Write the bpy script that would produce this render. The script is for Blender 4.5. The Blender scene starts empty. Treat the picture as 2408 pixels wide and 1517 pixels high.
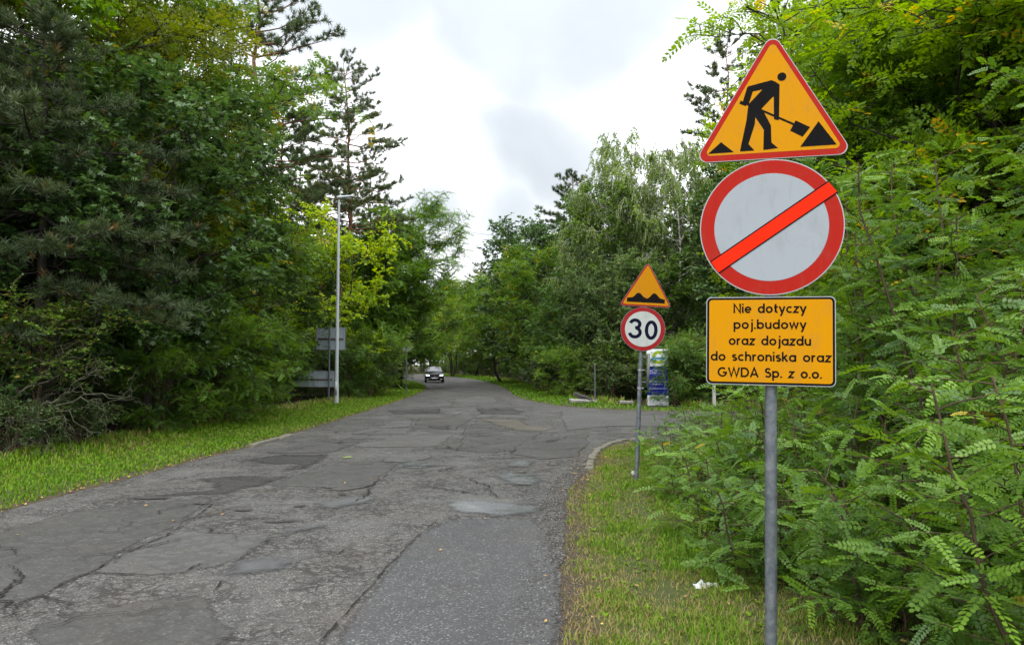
import bpy, math, random
import numpy as np
from mathutils import Vector, Matrix

random.seed(7)
S = bpy.context.scene
C = S.collection
PI = math.pi

# ------------------------------------------------------------------ camera, world, sun, exposure
F = 26.0 / 36.0 * 2408.0          # focal length in units of a 2408 wide frame
EYE = 1.70
PITCH = math.radians(3.24)
cam_d = bpy.data.cameras.new('camera')
cam_d.lens = 26.0; cam_d.sensor_width = 36.0; cam_d.clip_start = 0.05; cam_d.clip_end = 3000
cam = bpy.data.objects.new('camera', cam_d); C.objects.link(cam)
cam.location = (0, 0, EYE); cam.rotation_euler = (PI / 2 + PITCH, 0, 0)
S.camera = cam

SUN_EL, SUN_AZ = math.radians(52), math.radians(188)     # azimuth clockwise from +Y
SKY_GAIN = 1.0
w = bpy.data.worlds.new('World'); S.world = w; w.use_nodes = True
nt = w.node_tree; N = nt.nodes; L = nt.links
N.clear()
def wn(t, **k):
    n = N.new(t)
    for a, b in k.items(): setattr(n, a, b)
    return n
out = wn('ShaderNodeOutputWorld'); bg = wn('ShaderNodeBackground'); L.new(bg.outputs[0], out.inputs[0])
bg.inputs['Strength'].default_value = 0.1
sky = wn('ShaderNodeTexSky', sky_type='NISHITA', sun_disc=False, sun_elevation=SUN_EL, sun_rotation=SUN_AZ)
tc = wn('ShaderNodeTexCoord')
def vdir(u, v):
    cx, cy = (u - 1204) / F, (758.5 - v) / F
    d = Vector((cx, math.cos(PITCH) - math.sin(PITCH) * cy, math.sin(PITCH) + math.cos(PITCH) * cy))
    return d.normalized()
def wmath(op, a, b=None, c=None, clamp=False):
    n = wn('ShaderNodeMath', operation=op, use_clamp=clamp)
    for i, x in enumerate((a, b, c)):
        if x is None: continue
        if isinstance(x, (int, float)): n.inputs[i].default_value = x
        else: L.new(x, n.inputs[i])
    return n.outputs[0]
nz = wn('ShaderNodeTexNoise'); nz.inputs['Scale'].default_value = 4.5; nz.inputs['Detail'].default_value = 5; nz.inputs['Roughness'].default_value = 0.5
L.new(tc.outputs['Generated'], nz.inputs['Vector'])
wob = wn('ShaderNodeMixRGB', blend_type='LINEAR_LIGHT'); wob.inputs[0].default_value = 0.10
L.new(tc.outputs['Generated'], wob.inputs[1]); L.new(nz.outputs['Color'], wob.inputs[2])
mask = None
for (u, v, r0, r1) in ((1270, 320, .03, .25), (1240, 120, .03, .20), (1150, -80, .10, .26), (1330, -170, .15, .32), (1200, 500, .0, .19), (1040, 520, .0, .12), (700, -420, .2, .4), (1800, -700, .2, .45)):
    vd = vdir(u, v)
    dn = wn('ShaderNodeVectorMath', operation='DISTANCE'); L.new(wob.outputs[0], dn.inputs[0]); dn.inputs[1].default_value = vd
    mr = wn('ShaderNodeMapRange', interpolation_type='SMOOTHSTEP'); L.new(dn.outputs['Value'], mr.inputs[0])
    mr.inputs[1].default_value = r0; mr.inputs[2].default_value = r1; mr.inputs[3].default_value = 1; mr.inputs[4].default_value = 0
    mask = mr.outputs[0] if mask is None else wmath('MAXIMUM', mask, mr.outputs[0])
n2 = wn('ShaderNodeTexNoise'); n2.inputs['Scale'].default_value = 2.3; n2.inputs['Detail'].default_value = 7; n2.inputs['Roughness'].default_value = 0.5
L.new(tc.outputs['Generated'], n2.inputs['Vector'])
m2 = wn('ShaderNodeMapRange'); L.new(n2.outputs['Fac'], m2.inputs[0]); m2.inputs[1].default_value = .52; m2.inputs[2].default_value = .66
mask = wmath('MAXIMUM', mask, wmath('MULTIPLY', m2.outputs[0], 0.55), clamp=True)
sep = wn('ShaderNodeSeparateXYZ'); L.new(tc.outputs['Generated'], sep.inputs[0])
el = wmath('MAXIMUM', sep.outputs[2], 0.0)
grad = wmath('MULTIPLY_ADD', el, .8, 1.0)            # overcast sky: brighter towards the zenith
cl = wn('ShaderNodeMixRGB'); L.new(mask, cl.inputs[0])
cl.inputs[1].default_value = (10.5, 10.6, 10.9, 1); cl.inputs[2].default_value = (3.50, 3.80, 4.12, 1)
# very soft relief inside the cloud sheet
n3 = wn('ShaderNodeTexNoise'); n3.inputs['Scale'].default_value = 7; n3.inputs['Detail'].default_value = 8
L.new(wob.outputs[0], n3.inputs['Vector'])
rel = wmath('MULTIPLY_ADD', n3.outputs['Fac'], 0.30, 0.83)
g2 = wmath('MULTIPLY', grad, rel)
clg = wn('ShaderNodeVectorMath', operation='SCALE'); L.new(cl.outputs[0], clg.inputs[0]); L.new(g2, clg.inputs['Scale'])
# small blue gaps showing the clear sky
gap = wn('ShaderNodeTexNoise'); gap.inputs['Scale'].default_value = 6; gap.inputs['Detail'].default_value = 5
mp = wn('ShaderNodeMapping'); mp.inputs['Location'].default_value = (3.1, 0.4, 1.7); mp.inputs['Scale'].default_value = (1, 1, 2.5)
L.new(tc.outputs['Generated'], mp.inputs['Vector']); L.new(mp.outputs[0], gap.inputs['Vector'])
gm = wn('ShaderNodeMapRange'); L.new(gap.outputs['Fac'], gm.inputs[0]); gm.inputs[1].default_value = .72; gm.inputs[2].default_value = .80; gm.inputs[4].default_value = .6
mx = wn('ShaderNodeMixRGB'); L.new(gm.outputs[0], mx.inputs[0]); L.new(clg.outputs[0], mx.inputs[1]); L.new(sky.outputs[0], mx.inputs[2])
gn = wn('ShaderNodeVectorMath', operation='SCALE'); L.new(mx.outputs[0], gn.inputs[0]); gn.inputs['Scale'].default_value = SKY_GAIN
L.new(gn.outputs[0], bg.inputs['Color'])

sd = bpy.data.lights.new('sun', 'SUN'); sd.energy = 1.1; sd.angle = math.radians(22); sd.color = (1, .96, .9)
sun = bpy.data.objects.new('sun', sd); C.objects.link(sun)
sv = Vector((math.sin(SUN_AZ) * math.cos(SUN_EL), math.cos(SUN_AZ) * math.cos(SUN_EL), math.sin(SUN_EL)))
sun.rotation_euler = sv.to_track_quat('Z', 'Y').to_euler(); sun.location = (0, 0, 30)

S.view_settings.view_transform = 'Standard'; S.view_settings.look = 'None'
S.view_settings.exposure = 0.95; S.view_settings.gamma = 1.0; S.view_settings.use_curve_mapping = False
cy = S.cycles
cy.max_bounces = 5; cy.diffuse_bounces = 3; cy.glossy_bounces = 2; cy.transmission_bounces = 3; cy.transparent_max_bounces = 16
cy.caustics_reflective = False; cy.caustics_refractive = False

# ------------------------------------------------------------------ pixel helpers (2408 x 1517 frame)
def at(u, v, Y):
    d = vdir(u, v); k = Y / d.y
    return Vector((d.x * k, Y, EYE + d.z * k))
def gnd(u, v):
    d = vdir(u, v); k = -EYE / d.z
    return (d.x * k, d.y * k)

# ------------------------------------------------------------------ objects helpers
def mat(name, rough=.8, color=(.5, .5, .5), metal=0, spec=.5):
    m = bpy.data.materials.new(name); m.use_nodes = True
    b = m.node_tree.nodes['Principled BSDF']
    b.inputs['Base Color'].default_value = (*color, 1); b.inputs['Roughness'].default_value = rough
    b.inputs['Metallic'].default_value = metal; b.inputs['Specular IOR Level'].default_value = spec
    return m
class NT:
    """small node helper for one material"""
    def __init__(s, m): s.t = m.node_tree; s.b = s.t.nodes['Principled BSDF']; s.o = s.t.nodes['Material Output']
    def n(s, t, **k):
        x = s.t.nodes.new(t)
        for a, b in k.items(): setattr(x, a, b)
        return x
    def l(s, a, b): s.t.links.new(a, b)
    def pos(s): return s.n('ShaderNodeNewGeometry').outputs['Position']
    def objc(s): return s.n('ShaderNodeTexCoord').outputs['Object']
    def noise(s, vec, scale, detail=4, rough=.5, dist=0, out='Fac'):
        x = s.n('ShaderNodeTexNoise'); x.inputs['Scale'].default_value = scale; x.inputs['Detail'].default_value = detail
        x.inputs['Roughness'].default_value = rough; x.inputs['Distortion'].default_value = dist
        s.l(vec, x.inputs['Vector']); return x.outputs[out]
    def vor(s, vec, scale, feature='F1', out='Distance', rnd=1):
        x = s.n('ShaderNodeTexVoronoi', feature=feature); x.inputs['Scale'].default_value = scale; x.inputs['Randomness'].default_value = rnd
        s.l(vec, x.inputs['Vector']); return x.outputs[out]
    def m(s, op, a, b=None, c=None, clamp=False):
        x = s.n('ShaderNodeMath', operation=op, use_clamp=clamp)
        for i, y in enumerate((a, b, c)):
            if y is None: continue
            if isinstance(y, (int, float)): x.inputs[i].default_value = y
            else: s.l(y, x.inputs[i])
        return x.outputs[0]
    def rng(s, f, a, b, c=0, d=1, smooth=False):
        x = s.n('ShaderNodeMapRange', interpolation_type='SMOOTHSTEP' if smooth else 'LINEAR'); s.l(f, x.inputs[0])
        for i, y in enumerate((a, b, c, d)): x.inputs[i + 1].default_value = y
        return x.outputs[0]
    def mix(s, f, a, b, mode='MIX'):
        x = s.n('ShaderNodeMixRGB', blend_type=mode)
        for i, y in enumerate((f, a, b)):
            if isinstance(y, (int, float)): x.inputs[i].default_value = y
            elif isinstance(y, tuple): x.inputs[i].default_value = (*y, 1) if len(y) == 3 else y
            else: s.l(y, x.inputs[i])
        return x.outputs[0]
    def ramp(s, f, stops):
        x = s.n('ShaderNodeValToRGB'); s.l(f, x.inputs[0]); e = x.color_ramp.elements
        while len(e) < len(stops): e.new(.5)
        for i, (p, c) in enumerate(stops): e[i].position = p; e[i].color = (*c, 1)
        return x.outputs[0]
    def bump(s, h, strength=.3, dist=.01):
        x = s.n('ShaderNodeBump'); x.inputs['Strength'].default_value = strength; x.inputs['Distance'].default_value = dist
        s.l(h, x.inputs['Height']); s.l(x.outputs[0], s.b.inputs['Normal']); return x.outputs[0]

def tag(o, label=None, cat=None, group=None, kind=None):
    if label: o['label'] = label
    if cat: o['category'] = cat
    if group: o['group'] = group
    if kind: o['kind'] = kind
    return o
def empty(name, loc, rz=0, rx=0, ry=0):
    o = bpy.data.objects.new(name, None); C.objects.link(o); o.location = loc; o.rotation_euler = (rx, ry, rz); o.empty_display_size = .2
    return o

class Geo:
    def __init__(s): s.v = []; s.f = []; s.t = []; s.n = 0
    def add(s, v, f, t=0.5):
        v = np.asarray(v, dtype=np.float64).reshape(-1, 3); f = np.asarray(f)
        s.v.append(v); s.f.append(f + s.n); s.n += len(v)
        t = np.asarray(t, dtype=np.float64)
        s.t.append(np.full(len(v), float(t)) if t.ndim == 0 else t)
        return s
    def mesh(s, name, m=None, smooth=False):
        me = bpy.data.meshes.new(name)
        if not s.v: return me
        v = np.concatenate(s.v); me.vertices.add(len(v)); me.vertices.foreach_set('co', v.ravel())
        li = np.concatenate([f.ravel() for f in s.f]).astype(np.int32)
        ls = np.concatenate([np.full(len(f), f.shape[1]) for f in s.f])
        st = np.concatenate([[0], np.cumsum(ls)[:-1]]).astype(np.int32)
        me.loops.add(len(li)); me.loops.foreach_set('vertex_index', li)
        me.polygons.add(len(ls)); me.polygons.foreach_set('loop_start', st)
        if smooth: me.polygons.foreach_set('use_smooth', np.ones(len(ls), dtype=bool))
        a = me.attributes.new('tint', 'FLOAT', 'POINT'); a.data.foreach_set('value', np.concatenate(s.t).astype(np.float32))
        me.update(calc_edges=True)
        if m: me.materials.append(m)
        return me
    def obj(s, name, m, parent=None, smooth=False):
        return link(name, s.mesh(name, m, smooth), parent)
def link(name, me, parent=None):
    o = bpy.data.objects.new(name, me); C.objects.link(o)
    if parent is not None: o.parent = parent
    return o

BOXF = np.array([[0, 1, 3, 2], [4, 6, 7, 5], [0, 4, 5, 1], [2, 3, 7, 6], [0, 2, 6, 4], [1, 5, 7, 3]])
def box(g, x0, x1, y0, y1, z0, z1):
    g.add([(x, y, z) for x in (x0, x1) for y in (y0, y1) for z in (z0, z1)], BOXF); return g
def tube(g, pts, rad, k=6, t=.5, cap=False):
    pts = np.asarray(pts, float); n = len(pts); rad = np.broadcast_to(np.asarray(rad, float), (n,))
    d = np.gradient(pts, axis=0); d /= np.linalg.norm(d, axis=1, keepdims=True) + 1e-9
    up = np.where(np.abs(d[:, 2:3]) > .9, np.array([[1., 0, 0]]), np.array([[0, 0, 1.]]))
    a = np.cross(d, up); a /= np.linalg.norm(a, axis=1, keepdims=True) + 1e-9
    b = np.cross(d, a)
    an = np.arange(k) * 2 * PI / k
    v = pts[:, None] + rad[:, None, None] * (np.cos(an)[None, :, None] * a[:, None] + np.sin(an)[None, :, None] * b[:, None])
    i = np.arange(n - 1)[:, None] * k; j = np.arange(k)[None]; j2 = (j + 1) % k
    f = np.stack([i + j, i + j2, i + k + j2, i + k + j], -1).reshape(-1, 4)
    g.add(v.reshape(-1, 3), f, t)
    if cap:
        for (base, c) in ((0, pts[0]), ((n - 1) * k, pts[-1])):
            vv = np.vstack([v.reshape(-1, 3)[base:base + k], c]); g.add(vv, [(q, (q + 1) % k, k) for q in range(k)], t)
    return g
def prism(g, poly, z0, z1, plane='xz'):
    """polygon extruded; plane 'xz': poly (x,z), extruded in y from z0 to z1; 'xy': extruded in z"""
    n = len(poly)
    if plane == 'xz': P = lambda a, h: (a[0], h, a[1])
    else: P = lambda a, h: (a[0], a[1], h)
    v = [P(a, z0) for a in poly] + [P(a, z1) for a in poly]
    g.add(v, [[i, (i + 1) % n, n + (i + 1) % n, n + i] for i in range(n)])
    from mathutils.geometry import tessellate_polygon
    tri = tessellate_polygon([[Vector((a[0], a[1], 0)) for a in poly]])
    tri = np.array(tri)
    g.add([P(a, z0) for a in poly], tri[:, ::-1]); g.add([P(a, z1) for a in poly], tri)
    return g
def sheet(g, poly, y):
    from mathutils.geometry import tessellate_polygon
    tri = np.array(tessellate_polygon([[Vector((a[0], a[1], 0)) for a in poly]]))
    g.add([(a[0], y, a[1]) for a in poly], tri); return g
def rrect(cx, cz, w_, h_, r, n=6):
    p = []
    for (sx, sz, a0) in ((1, 1, 0), (-1, 1, 90), (-1, -1, 180), (1, -1, 270)):
        for i in range(n + 1):
            a = math.radians(a0 + 90 * i / n)
            p.append((cx + sx * (w_ / 2 - r) + r * math.cos(a), cz + sz * (h_ / 2 - r) + r * math.sin(a)))
    return p
def circ(cx, cz, r, n=48, a0=0, a1=360):
    e = n if a1 - a0 >= 360 else n + 1
    return [(cx + r * math.cos(math.radians(a0 + (a1 - a0) * i / n)), cz + r * math.sin(math.radians(a0 + (a1 - a0) * i / n))) for i in range(e)]
def rtri(tip, bl, br, r, n=6):
    """rounded triangle"""
    P = [Vector(bl), Vector(br), Vector(tip)]; o = []
    for i in range(3):
        a, b, c = P[i - 1], P[i], P[(i + 1) % 3]
        d1 = (a - b).normalized(); d2 = (c - b).normalized(); half = d1.angle(d2) / 2
        cen = b + (d1 + d2).normalized() * (r / math.sin(half))
        q1 = b + d1 * (r / math.tan(half)) - cen; q2 = b + d2 * (r / math.tan(half)) - cen
        s = math.atan2(q1.y, q1.x); e = math.atan2(q2.y, q2.x)
        while e < s: e += 2 * PI
        for k in range(n + 1):
            t = s + (e - s) * k / n; o.append((cen.x + r * math.cos(t), cen.y + r * math.sin(t)))
    return o

# ------------------------------------------------------------------ materials
def leaf_mat(name, dark, light, yellow=(.35, .26, .03), yfrom=.97, trans=.38, rough=.5, spec=.3, trc=1.6):
    m = mat(name, rough, dark, 0, spec); t = NT(m)
    a = t.n('ShaderNodeAttribute', attribute_name='tint').outputs['Fac']
    oi = t.n('ShaderNodeObjectInfo').outputs['Random']
    f = t.m('ADD', a, t.m('MULTIPLY_ADD', oi, .26, -.13), clamp=True)
    col = t.ramp(f, [(0, dark), (.85, light), (yfrom, light), (min(.999, yfrom + .012), yellow)])
    t.l(col, t.b.inputs['Base Color'])
    tr = t.n('ShaderNodeBsdfTranslucent')
    h = t.n('ShaderNodeHueSaturation'); h.inputs['Hue'].default_value = .485; h.inputs['Saturation'].default_value = 1.1; h.inputs['Value'].default_value = trc
    t.l(col, h.inputs['Color']); t.l(h.outputs[0], tr.inputs['Color'])
    mx = t.n('ShaderNodeMixShader'); mx.inputs[0].default_value = trans
    t.l(t.b.outputs[0], mx.inputs[1]); t.l(tr.outputs[0], mx.inputs[2]); t.l(mx.outputs[0], t.o.inputs[0])
    return m
LM = {
 'robinia': leaf_mat('robinia_leaf', (.050, .118, .012), (.135, .260, .022), (.42, .33, .04), .985),
 'robinia_yellowing': leaf_mat('robinia_yellowing_leaf', (.090, .165, .010), (.200, .340, .022), (.60, .42, .03), .955, .50),
 'robinia_near': leaf_mat('robinia_near_leaf', (.034, .092, .020), (.155, .285, .026), (.55, .38, .03), .992, .35, .40, .4),
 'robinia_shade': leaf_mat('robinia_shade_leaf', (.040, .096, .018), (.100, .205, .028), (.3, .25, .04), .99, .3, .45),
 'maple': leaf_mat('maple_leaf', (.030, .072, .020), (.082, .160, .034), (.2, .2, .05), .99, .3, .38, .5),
 'bright': leaf_mat('yellow_green_leaf', (.13, .24, .014), (.36, .50, .028), (.60, .44, .03), .95, .48),
 'birch': leaf_mat('birch_leaf', (.080, .145, .020), (.19, .29, .042), (.35, .3, .05), .99, .4),
 'oak': leaf_mat('oak_leaf', (.046, .100, .014), (.120, .220, .028), (.3, .25, .04), .992, .38),
 'pale': leaf_mat('grey_green_leaf', (.05, .10, .028), (.125, .20, .055), (.3, .28, .06), .99, .38),
 'pine': leaf_mat('pine_needle', (.034, .058, .020), (.090, .130, .040), (.16, .11, .03), .975, .2, .55, .3),
 'pine_grey': leaf_mat('pine_grey_needle', (.030, .050, .020), (.074, .105, .038), (.20, .12, .04), .93, .2, .55, .3),
 'olive': leaf_mat('olive_leaf', (.08, .115, .012), (.19, .22, .022), (.4, .24, .04), .92, .4),
}
def bark(name, c1, c2, scale=6, stretch=.25):
    m = mat(name, .9, c1, 0, .3); t = NT(m)
    mp = t.n('ShaderNodeMapping'); mp.inputs['Scale'].default_value = (1, 1, stretch); t.l(t.objc(), mp.inputs[0])
    nz_ = t.noise(mp.outputs[0], scale, 6, .65)
    t.l(t.ramp(nz_, [(.3, c1), (.7, c2)]), t.b.inputs['Base Color']); t.bump(nz_, .8, .03)
    return m
BK = {'dark': bark('dark_bark', (.016, .013, .011), (.045, .038, .030)),
      'grey': bark('grey_bark', (.05, .045, .036), (.11, .10, .08)),
      'lichen': bark('lichen_covered_bark', (.035, .036, .022), (.085, .09, .055), 14),
      'twig': bark('twig_bark', (.05, .035, .022), (.10, .07, .04), 20)}
def pine_bark():
    m = mat('pine_bark', .9, (.2, .1, .05), 0, .3); t = NT(m)
    mp = t.n('ShaderNodeMapping'); mp.inputs['Scale'].default_value = (1, 1, .3); t.l(t.objc(), mp.inputs[0])
    nz_ = t.noise(mp.outputs[0], 9, 6, .7)
    z = t.n('ShaderNodeSeparateXYZ'); t.l(t.objc(), z.inputs[0])
    up = t.rng(z.outputs[2], 3, 9)
    lo = t.ramp(nz_, [(.3, (.035, .026, .022)), (.7, (.12, .085, .065))]); hi = t.ramp(nz_, [(.3, (.09, .040, .022)), (.7, (.21, .105, .055))])
    t.l(t.mix(up, lo, hi), t.b.inputs['Base Color']); t.bump(nz_, .7, .03); return m
BK['pine'] = pine_bark()
def birch_bark():
    m = mat('birch_bark', .7, (.5, .5, .48), 0, .3); t = NT(m)
    mp = t.n('ShaderNodeMapping'); mp.inputs['Scale'].default_value = (1, 1, 3.5); t.l(t.objc(), mp.inputs[0])
    nz_ = t.noise(mp.outputs[0], 3, 5, .6)
    t.l(t.ramp(nz_, [(.40, (.05, .045, .04)), (.52, (.42, .41, .38))]), t.b.inputs['Base Color']); return m
BK['birch'] = birch_bark()

# ------------------------------------------------------------------ leaf templates: (verts, faces); y along the leaf, z = upper side
def T_simple():                                     # folded pointed leaf
    return np.array([(0, 0, 0), (-.34, .45, .08), (0, 1, -.06), (.34, .45, .08)]), np.array([(0, 2, 1), (0, 3, 2)])
def T_lobed():                                      # five-lobed maple leaf
    v = [(0, 0, 0), (-.38, .05, .05), (-.22, .34, .03), (-.55, .55, .02), (-.2, .62, .02), (0, 1, -.1), (.2, .62, .02), (.55, .55, .02), (.22, .34, .03), (.38, .05, .05)]
    return np.array(v, float), np.array([(0, 2, 1), (0, 4, 2), (2, 4, 3), (0, 5, 4), (0, 6, 5), (0, 8, 6), (8, 7, 6), (0, 9, 8)])
def T_compound(pairs, wide=.085, long_=.20, oval=False, droop=.35, rng=None):
    """pinnate leaf: a thin rachis with paired leaflets, length 1"""
    V = []; Fc = []
    def add(v, f):
        b = len(V); V.extend(v); Fc.extend([tuple(b + i for i in q) for q in f])
    zz = lambda s: -droop * s * s * .6
    n = pairs
    rs = np.linspace(0, 1, 4)
    for i in range(3):
        a, b = rs[i], rs[i + 1]; w_ = .008
        add([(-w_, a, zz(a)), (w_, a, zz(a)), (0, b, zz(b))], [(0, 1, 2)])
    spots = [(s, sd_) for s in np.linspace(.16, .93, n) for sd_ in (-1, 1)] + [(1.0, 0)]
    for (s, sd_) in spots:
        j = 0 if rng is None else rng.uniform(-1, 1)
        L_ = long_ * (1 - .35 * abs(s - .45)) * (1 + .08 * j); W_ = wide
        ang = (62 + 10 * j - 20 * s) if sd_ else 0
        a = math.radians(ang) * sd_
        ux, uy = math.sin(a), math.cos(a); px, py = uy, -ux
        z0 = zz(s); dz = -.10 + .12 * (0 if rng is None else rng.uniform(-1, 1))
        tilt = .25 * (0 if rng is None else rng.uniform(-1, 1))
        def P(al, ac, h=0):
            return (ux * al * L_ + px * ac * W_, s + uy * al * L_ + py * ac * W_, z0 + dz * al * L_ + tilt * ac * W_ + h)
        if oval == 2:
            add([P(.06, 0), P(.34, -.46), P(.80, -.42), P(1, 0), P(.80, .42), P(.34, .46)], [(0, 3, 1), (1, 3, 2), (0, 5, 3), (5, 4, 3)])
        elif oval:
            add([P(.06, 0), P(.3, -.42), P(.68, -.5), P(.92, -.28), P(1, 0), P(.92, .28), P(.68, .5), P(.3, .42), P(.55, 0, -.012)],
                [(0, 8, 1), (1, 8, 2), (2, 8, 3), (3, 8, 4), (4, 8, 5), (5, 8, 6), (6, 8, 7), (7, 8, 0)])
        else:
            add([P(0, 0), P(.5, -.5), P(1, 0), P(.5, .5)], [(0, 2, 1), (0, 3, 2)])
    return np.array(V, float), np.array(Fc)
def T_needles(rng, n=14, w_=.05):
    v = []; f = []
    for i in range(n):
        a = i * 2.4; s = .05 + .55 * i / n
        tilt = rng.uniform(.5, 1.1)
        d = np.array([math.cos(a) * math.sin(tilt), math.cos(tilt), math.sin(a) * math.sin(tilt)])
        p = np.cross(d, [0.3, .5, .8]); p /= np.linalg.norm(p)
        o = np.array([0, s, 0]); b = len(v); l = rng.uniform(.5, .75)
        v += [tuple(o - p * w_), tuple(o + p * w_), tuple(o + d * l)]; f.append((b, b + 1, b + 2))
    return np.array(v), np.array(f)

def norm(a): return a / (np.linalg.norm(a, axis=-1, keepdims=True) + 1e-9)
def frames(dirs, ups):
    y = norm(dirs); z = ups - (ups * y).sum(-1, keepdims=True) * y; z = norm(z); x = np.cross(y, z)
    return np.stack([x, y, z], 1)                   # rows are axes
def bake(g, tpl, org, dirs, ups, scale, tint):
    v, f = tpl
    R = frames(dirs, ups)
    V = np.einsum('vk,nkj->nvj', v, R) * scale[:, None, None] + org[:, None]
    n = len(org); k = len(v)
    Fc = (f[None] + (np.arange(n) * k)[:, None, None]).reshape(-1, f.shape[1])
    g.add(V.reshape(-1, 3), Fc, np.repeat(tint, k))

# ------------------------------------------------------------------ tree generators (return bark mesh geo, leaf mesh geo)
def path(rng, a, b, n, crook, sag=0):
    t = np.linspace(0, 1, n)[:, None]; L_ = np.linalg.norm(b - a)
    p = a * (1 - t) + b * t
    off = np.cumsum(rng.normal(0, 1, (n, 3)), 0); off -= off[0]; off -= t * off[-1]
    p = p + off * crook * L_ / n
    p[:, 2] += sag * np.sin(t[:, 0] * PI) * L_
    return p
def interp(p, s):
    x = s * (len(p) - 1); i = min(int(x), len(p) - 2); return p[i] + (p[i + 1] - p[i]) * (x - i)
def broadleaf(seed, H, R, base=.25, limbs=18, secs=6, twigs=7, leaves=6, tpl=None, size=.14, sj=.3, crook=.45, trunk_r=.16, lean=(0, 0),
              droop=.0, twig_len=.8, layers=0, top=.9, flat_up=.8, clump=.28, stems=1, profile='round', sec_len=.34):
    rng = np.random.default_rng(seed)
    gb, gl = Geo(), Geo()
    tpls = tpl if isinstance(tpl, list) else [tpl]
    O, D, U, Sc, Ti = [], [], [], [], []
    for st in range(stems):
        ln = np.array([lean[0], lean[1], 0.]) if stems == 1 else np.array([math.cos(st * 2.3 + seed), math.sin(st * 2.3 + seed), 0]) * H * .13
        tp = path(rng, np.array([0, 0, -.1]) + ln * .05 * (stems > 1), np.array([0, 0, H * top]) + ln, 9, crook * .35)
        rr = trunk_r * (1 - .85 * np.linspace(0, 1, 9)) / (1 if stems == 1 else 1.35)
        rr[0] *= 1.25
        tube(gb, tp, rr, 8)
        nl = max(3, limbs // stems)
        for i in range(nl):
            s = base + (1 - base) * ((i + rng.uniform(0, .9)) / nl) ** .85
            s = min(s, .99); a = interp(tp, s); az = i * 2.399 + rng.uniform(-.5, .5) + st
            q = (s - base) / (1 - base)
            if profile == 'round': ext = math.sqrt(max(.02, 1 - (1.75 * q - .8) ** 2 * .95)) if q < 1 else .2
            elif profile == 'cone': ext = 1.05 - .85 * q
            else: ext = .55 + .45 * math.sin(q * PI)
            r_ = R * max(.18, ext) * rng.uniform(.7, 1.08)
            rise = (.25 + .55 * q) * r_ + rng.uniform(-.1, .35)
            if layers: rise *= .75
            b = a + np.array([math.cos(az) * r_, math.sin(az) * r_, rise - droop * r_ * .5])
            b[2] = min(b[2], H * 1.0)
            lp = path(rng, a, b, 7, crook, .04)
            lr = max(.012, trunk_r * (.42 - .25 * q)); tube(gb, lp, lr * (1 - .8 * np.linspace(0, 1, 7)), 5)
            for k in range(secs):
                s2 = .30 + .70 * (k + rng.uniform(0, 1)) / secs; a2 = interp(lp, min(1, s2))
                d = norm(norm(b - a) * .8 + rng.normal(0, .75, 3) * np.array([1, 1, .55 if layers else .8]) + np.array([0, 0, .15 - droop * .6]))
                l2 = R * sec_len * rng.uniform(.55, 1.15)
                b2 = a2 + d * l2; b2[2] = max(b2[2], .5 if H > 4 else .12)
                sp = path(rng, a2, b2, 5, crook * .8); tube(gb, sp, lr * .33 * (1 - .75 * np.linspace(0, 1, 5)), 4)
                ct = rng.uniform(-clump, clump)
                for j in range(twigs):
                    s3 = .2 + .8 * (j + rng.uniform(0, 1)) / twigs; a3 = interp(sp, min(1, s3))
                    d3 = norm(d * .7 + rng.normal(0, .8, 3) * np.array([1, 1, .6]) + np.array([0, 0, -droop * 1.3]))
                    l3 = twig_len * rng.uniform(.5, 1.2)
                    if droop > .5:
                        e = a3 + d3 * l3 * .45 + np.array([0, 0, -l3 * .75])
                    else: e = a3 + d3 * l3
                    tw = np.stack([a3, (a3 + e) / 2 + rng.normal(0, .03, 3) + np.array([0, 0, .04 * l3]), e])
                    tube(gb, tw, np.array([.010, .007, .004]) * (1 + .04 * H), 3)
                    for q_ in range(leaves):
                        s4 = (q_ + rng.uniform(.2, 1)) / leaves; o = interp(tw, min(1, s4))
                        sd_ = 1 if q_ % 2 else -1
                        side = np.cross(d3, [0, 0, 1.]) * sd_
                        ld = norm(d3 * .55 + side * .9 + rng.normal(0, .35, 3) + np.array([0, 0, -.15 - droop * .7]))
                        O.append(o); D.append(ld); U.append(np.array([0, 0, flat_up]) + rng.normal(0, .38, 3)); Sc.append(size * rng.uniform(1 - sj, 1 + sj))
                        Ti.append(np.clip(.45 + ct + rng.normal(0, .13), 0, .9) if rng.uniform() > .035 else rng.uniform(.9, 1))
    O, D, U, Sc, Ti = map(np.array, (O, D, U, Sc, Ti))
    pick = rng.integers(0, len(tpls), len(O))
    for k, tp_ in enumerate(tpls):
        m_ = pick == k
        if m_.any(): bake(gl, tp_, O[m_], D[m_], U[m_], Sc[m_], Ti[m_])
    return gb, gl
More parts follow.
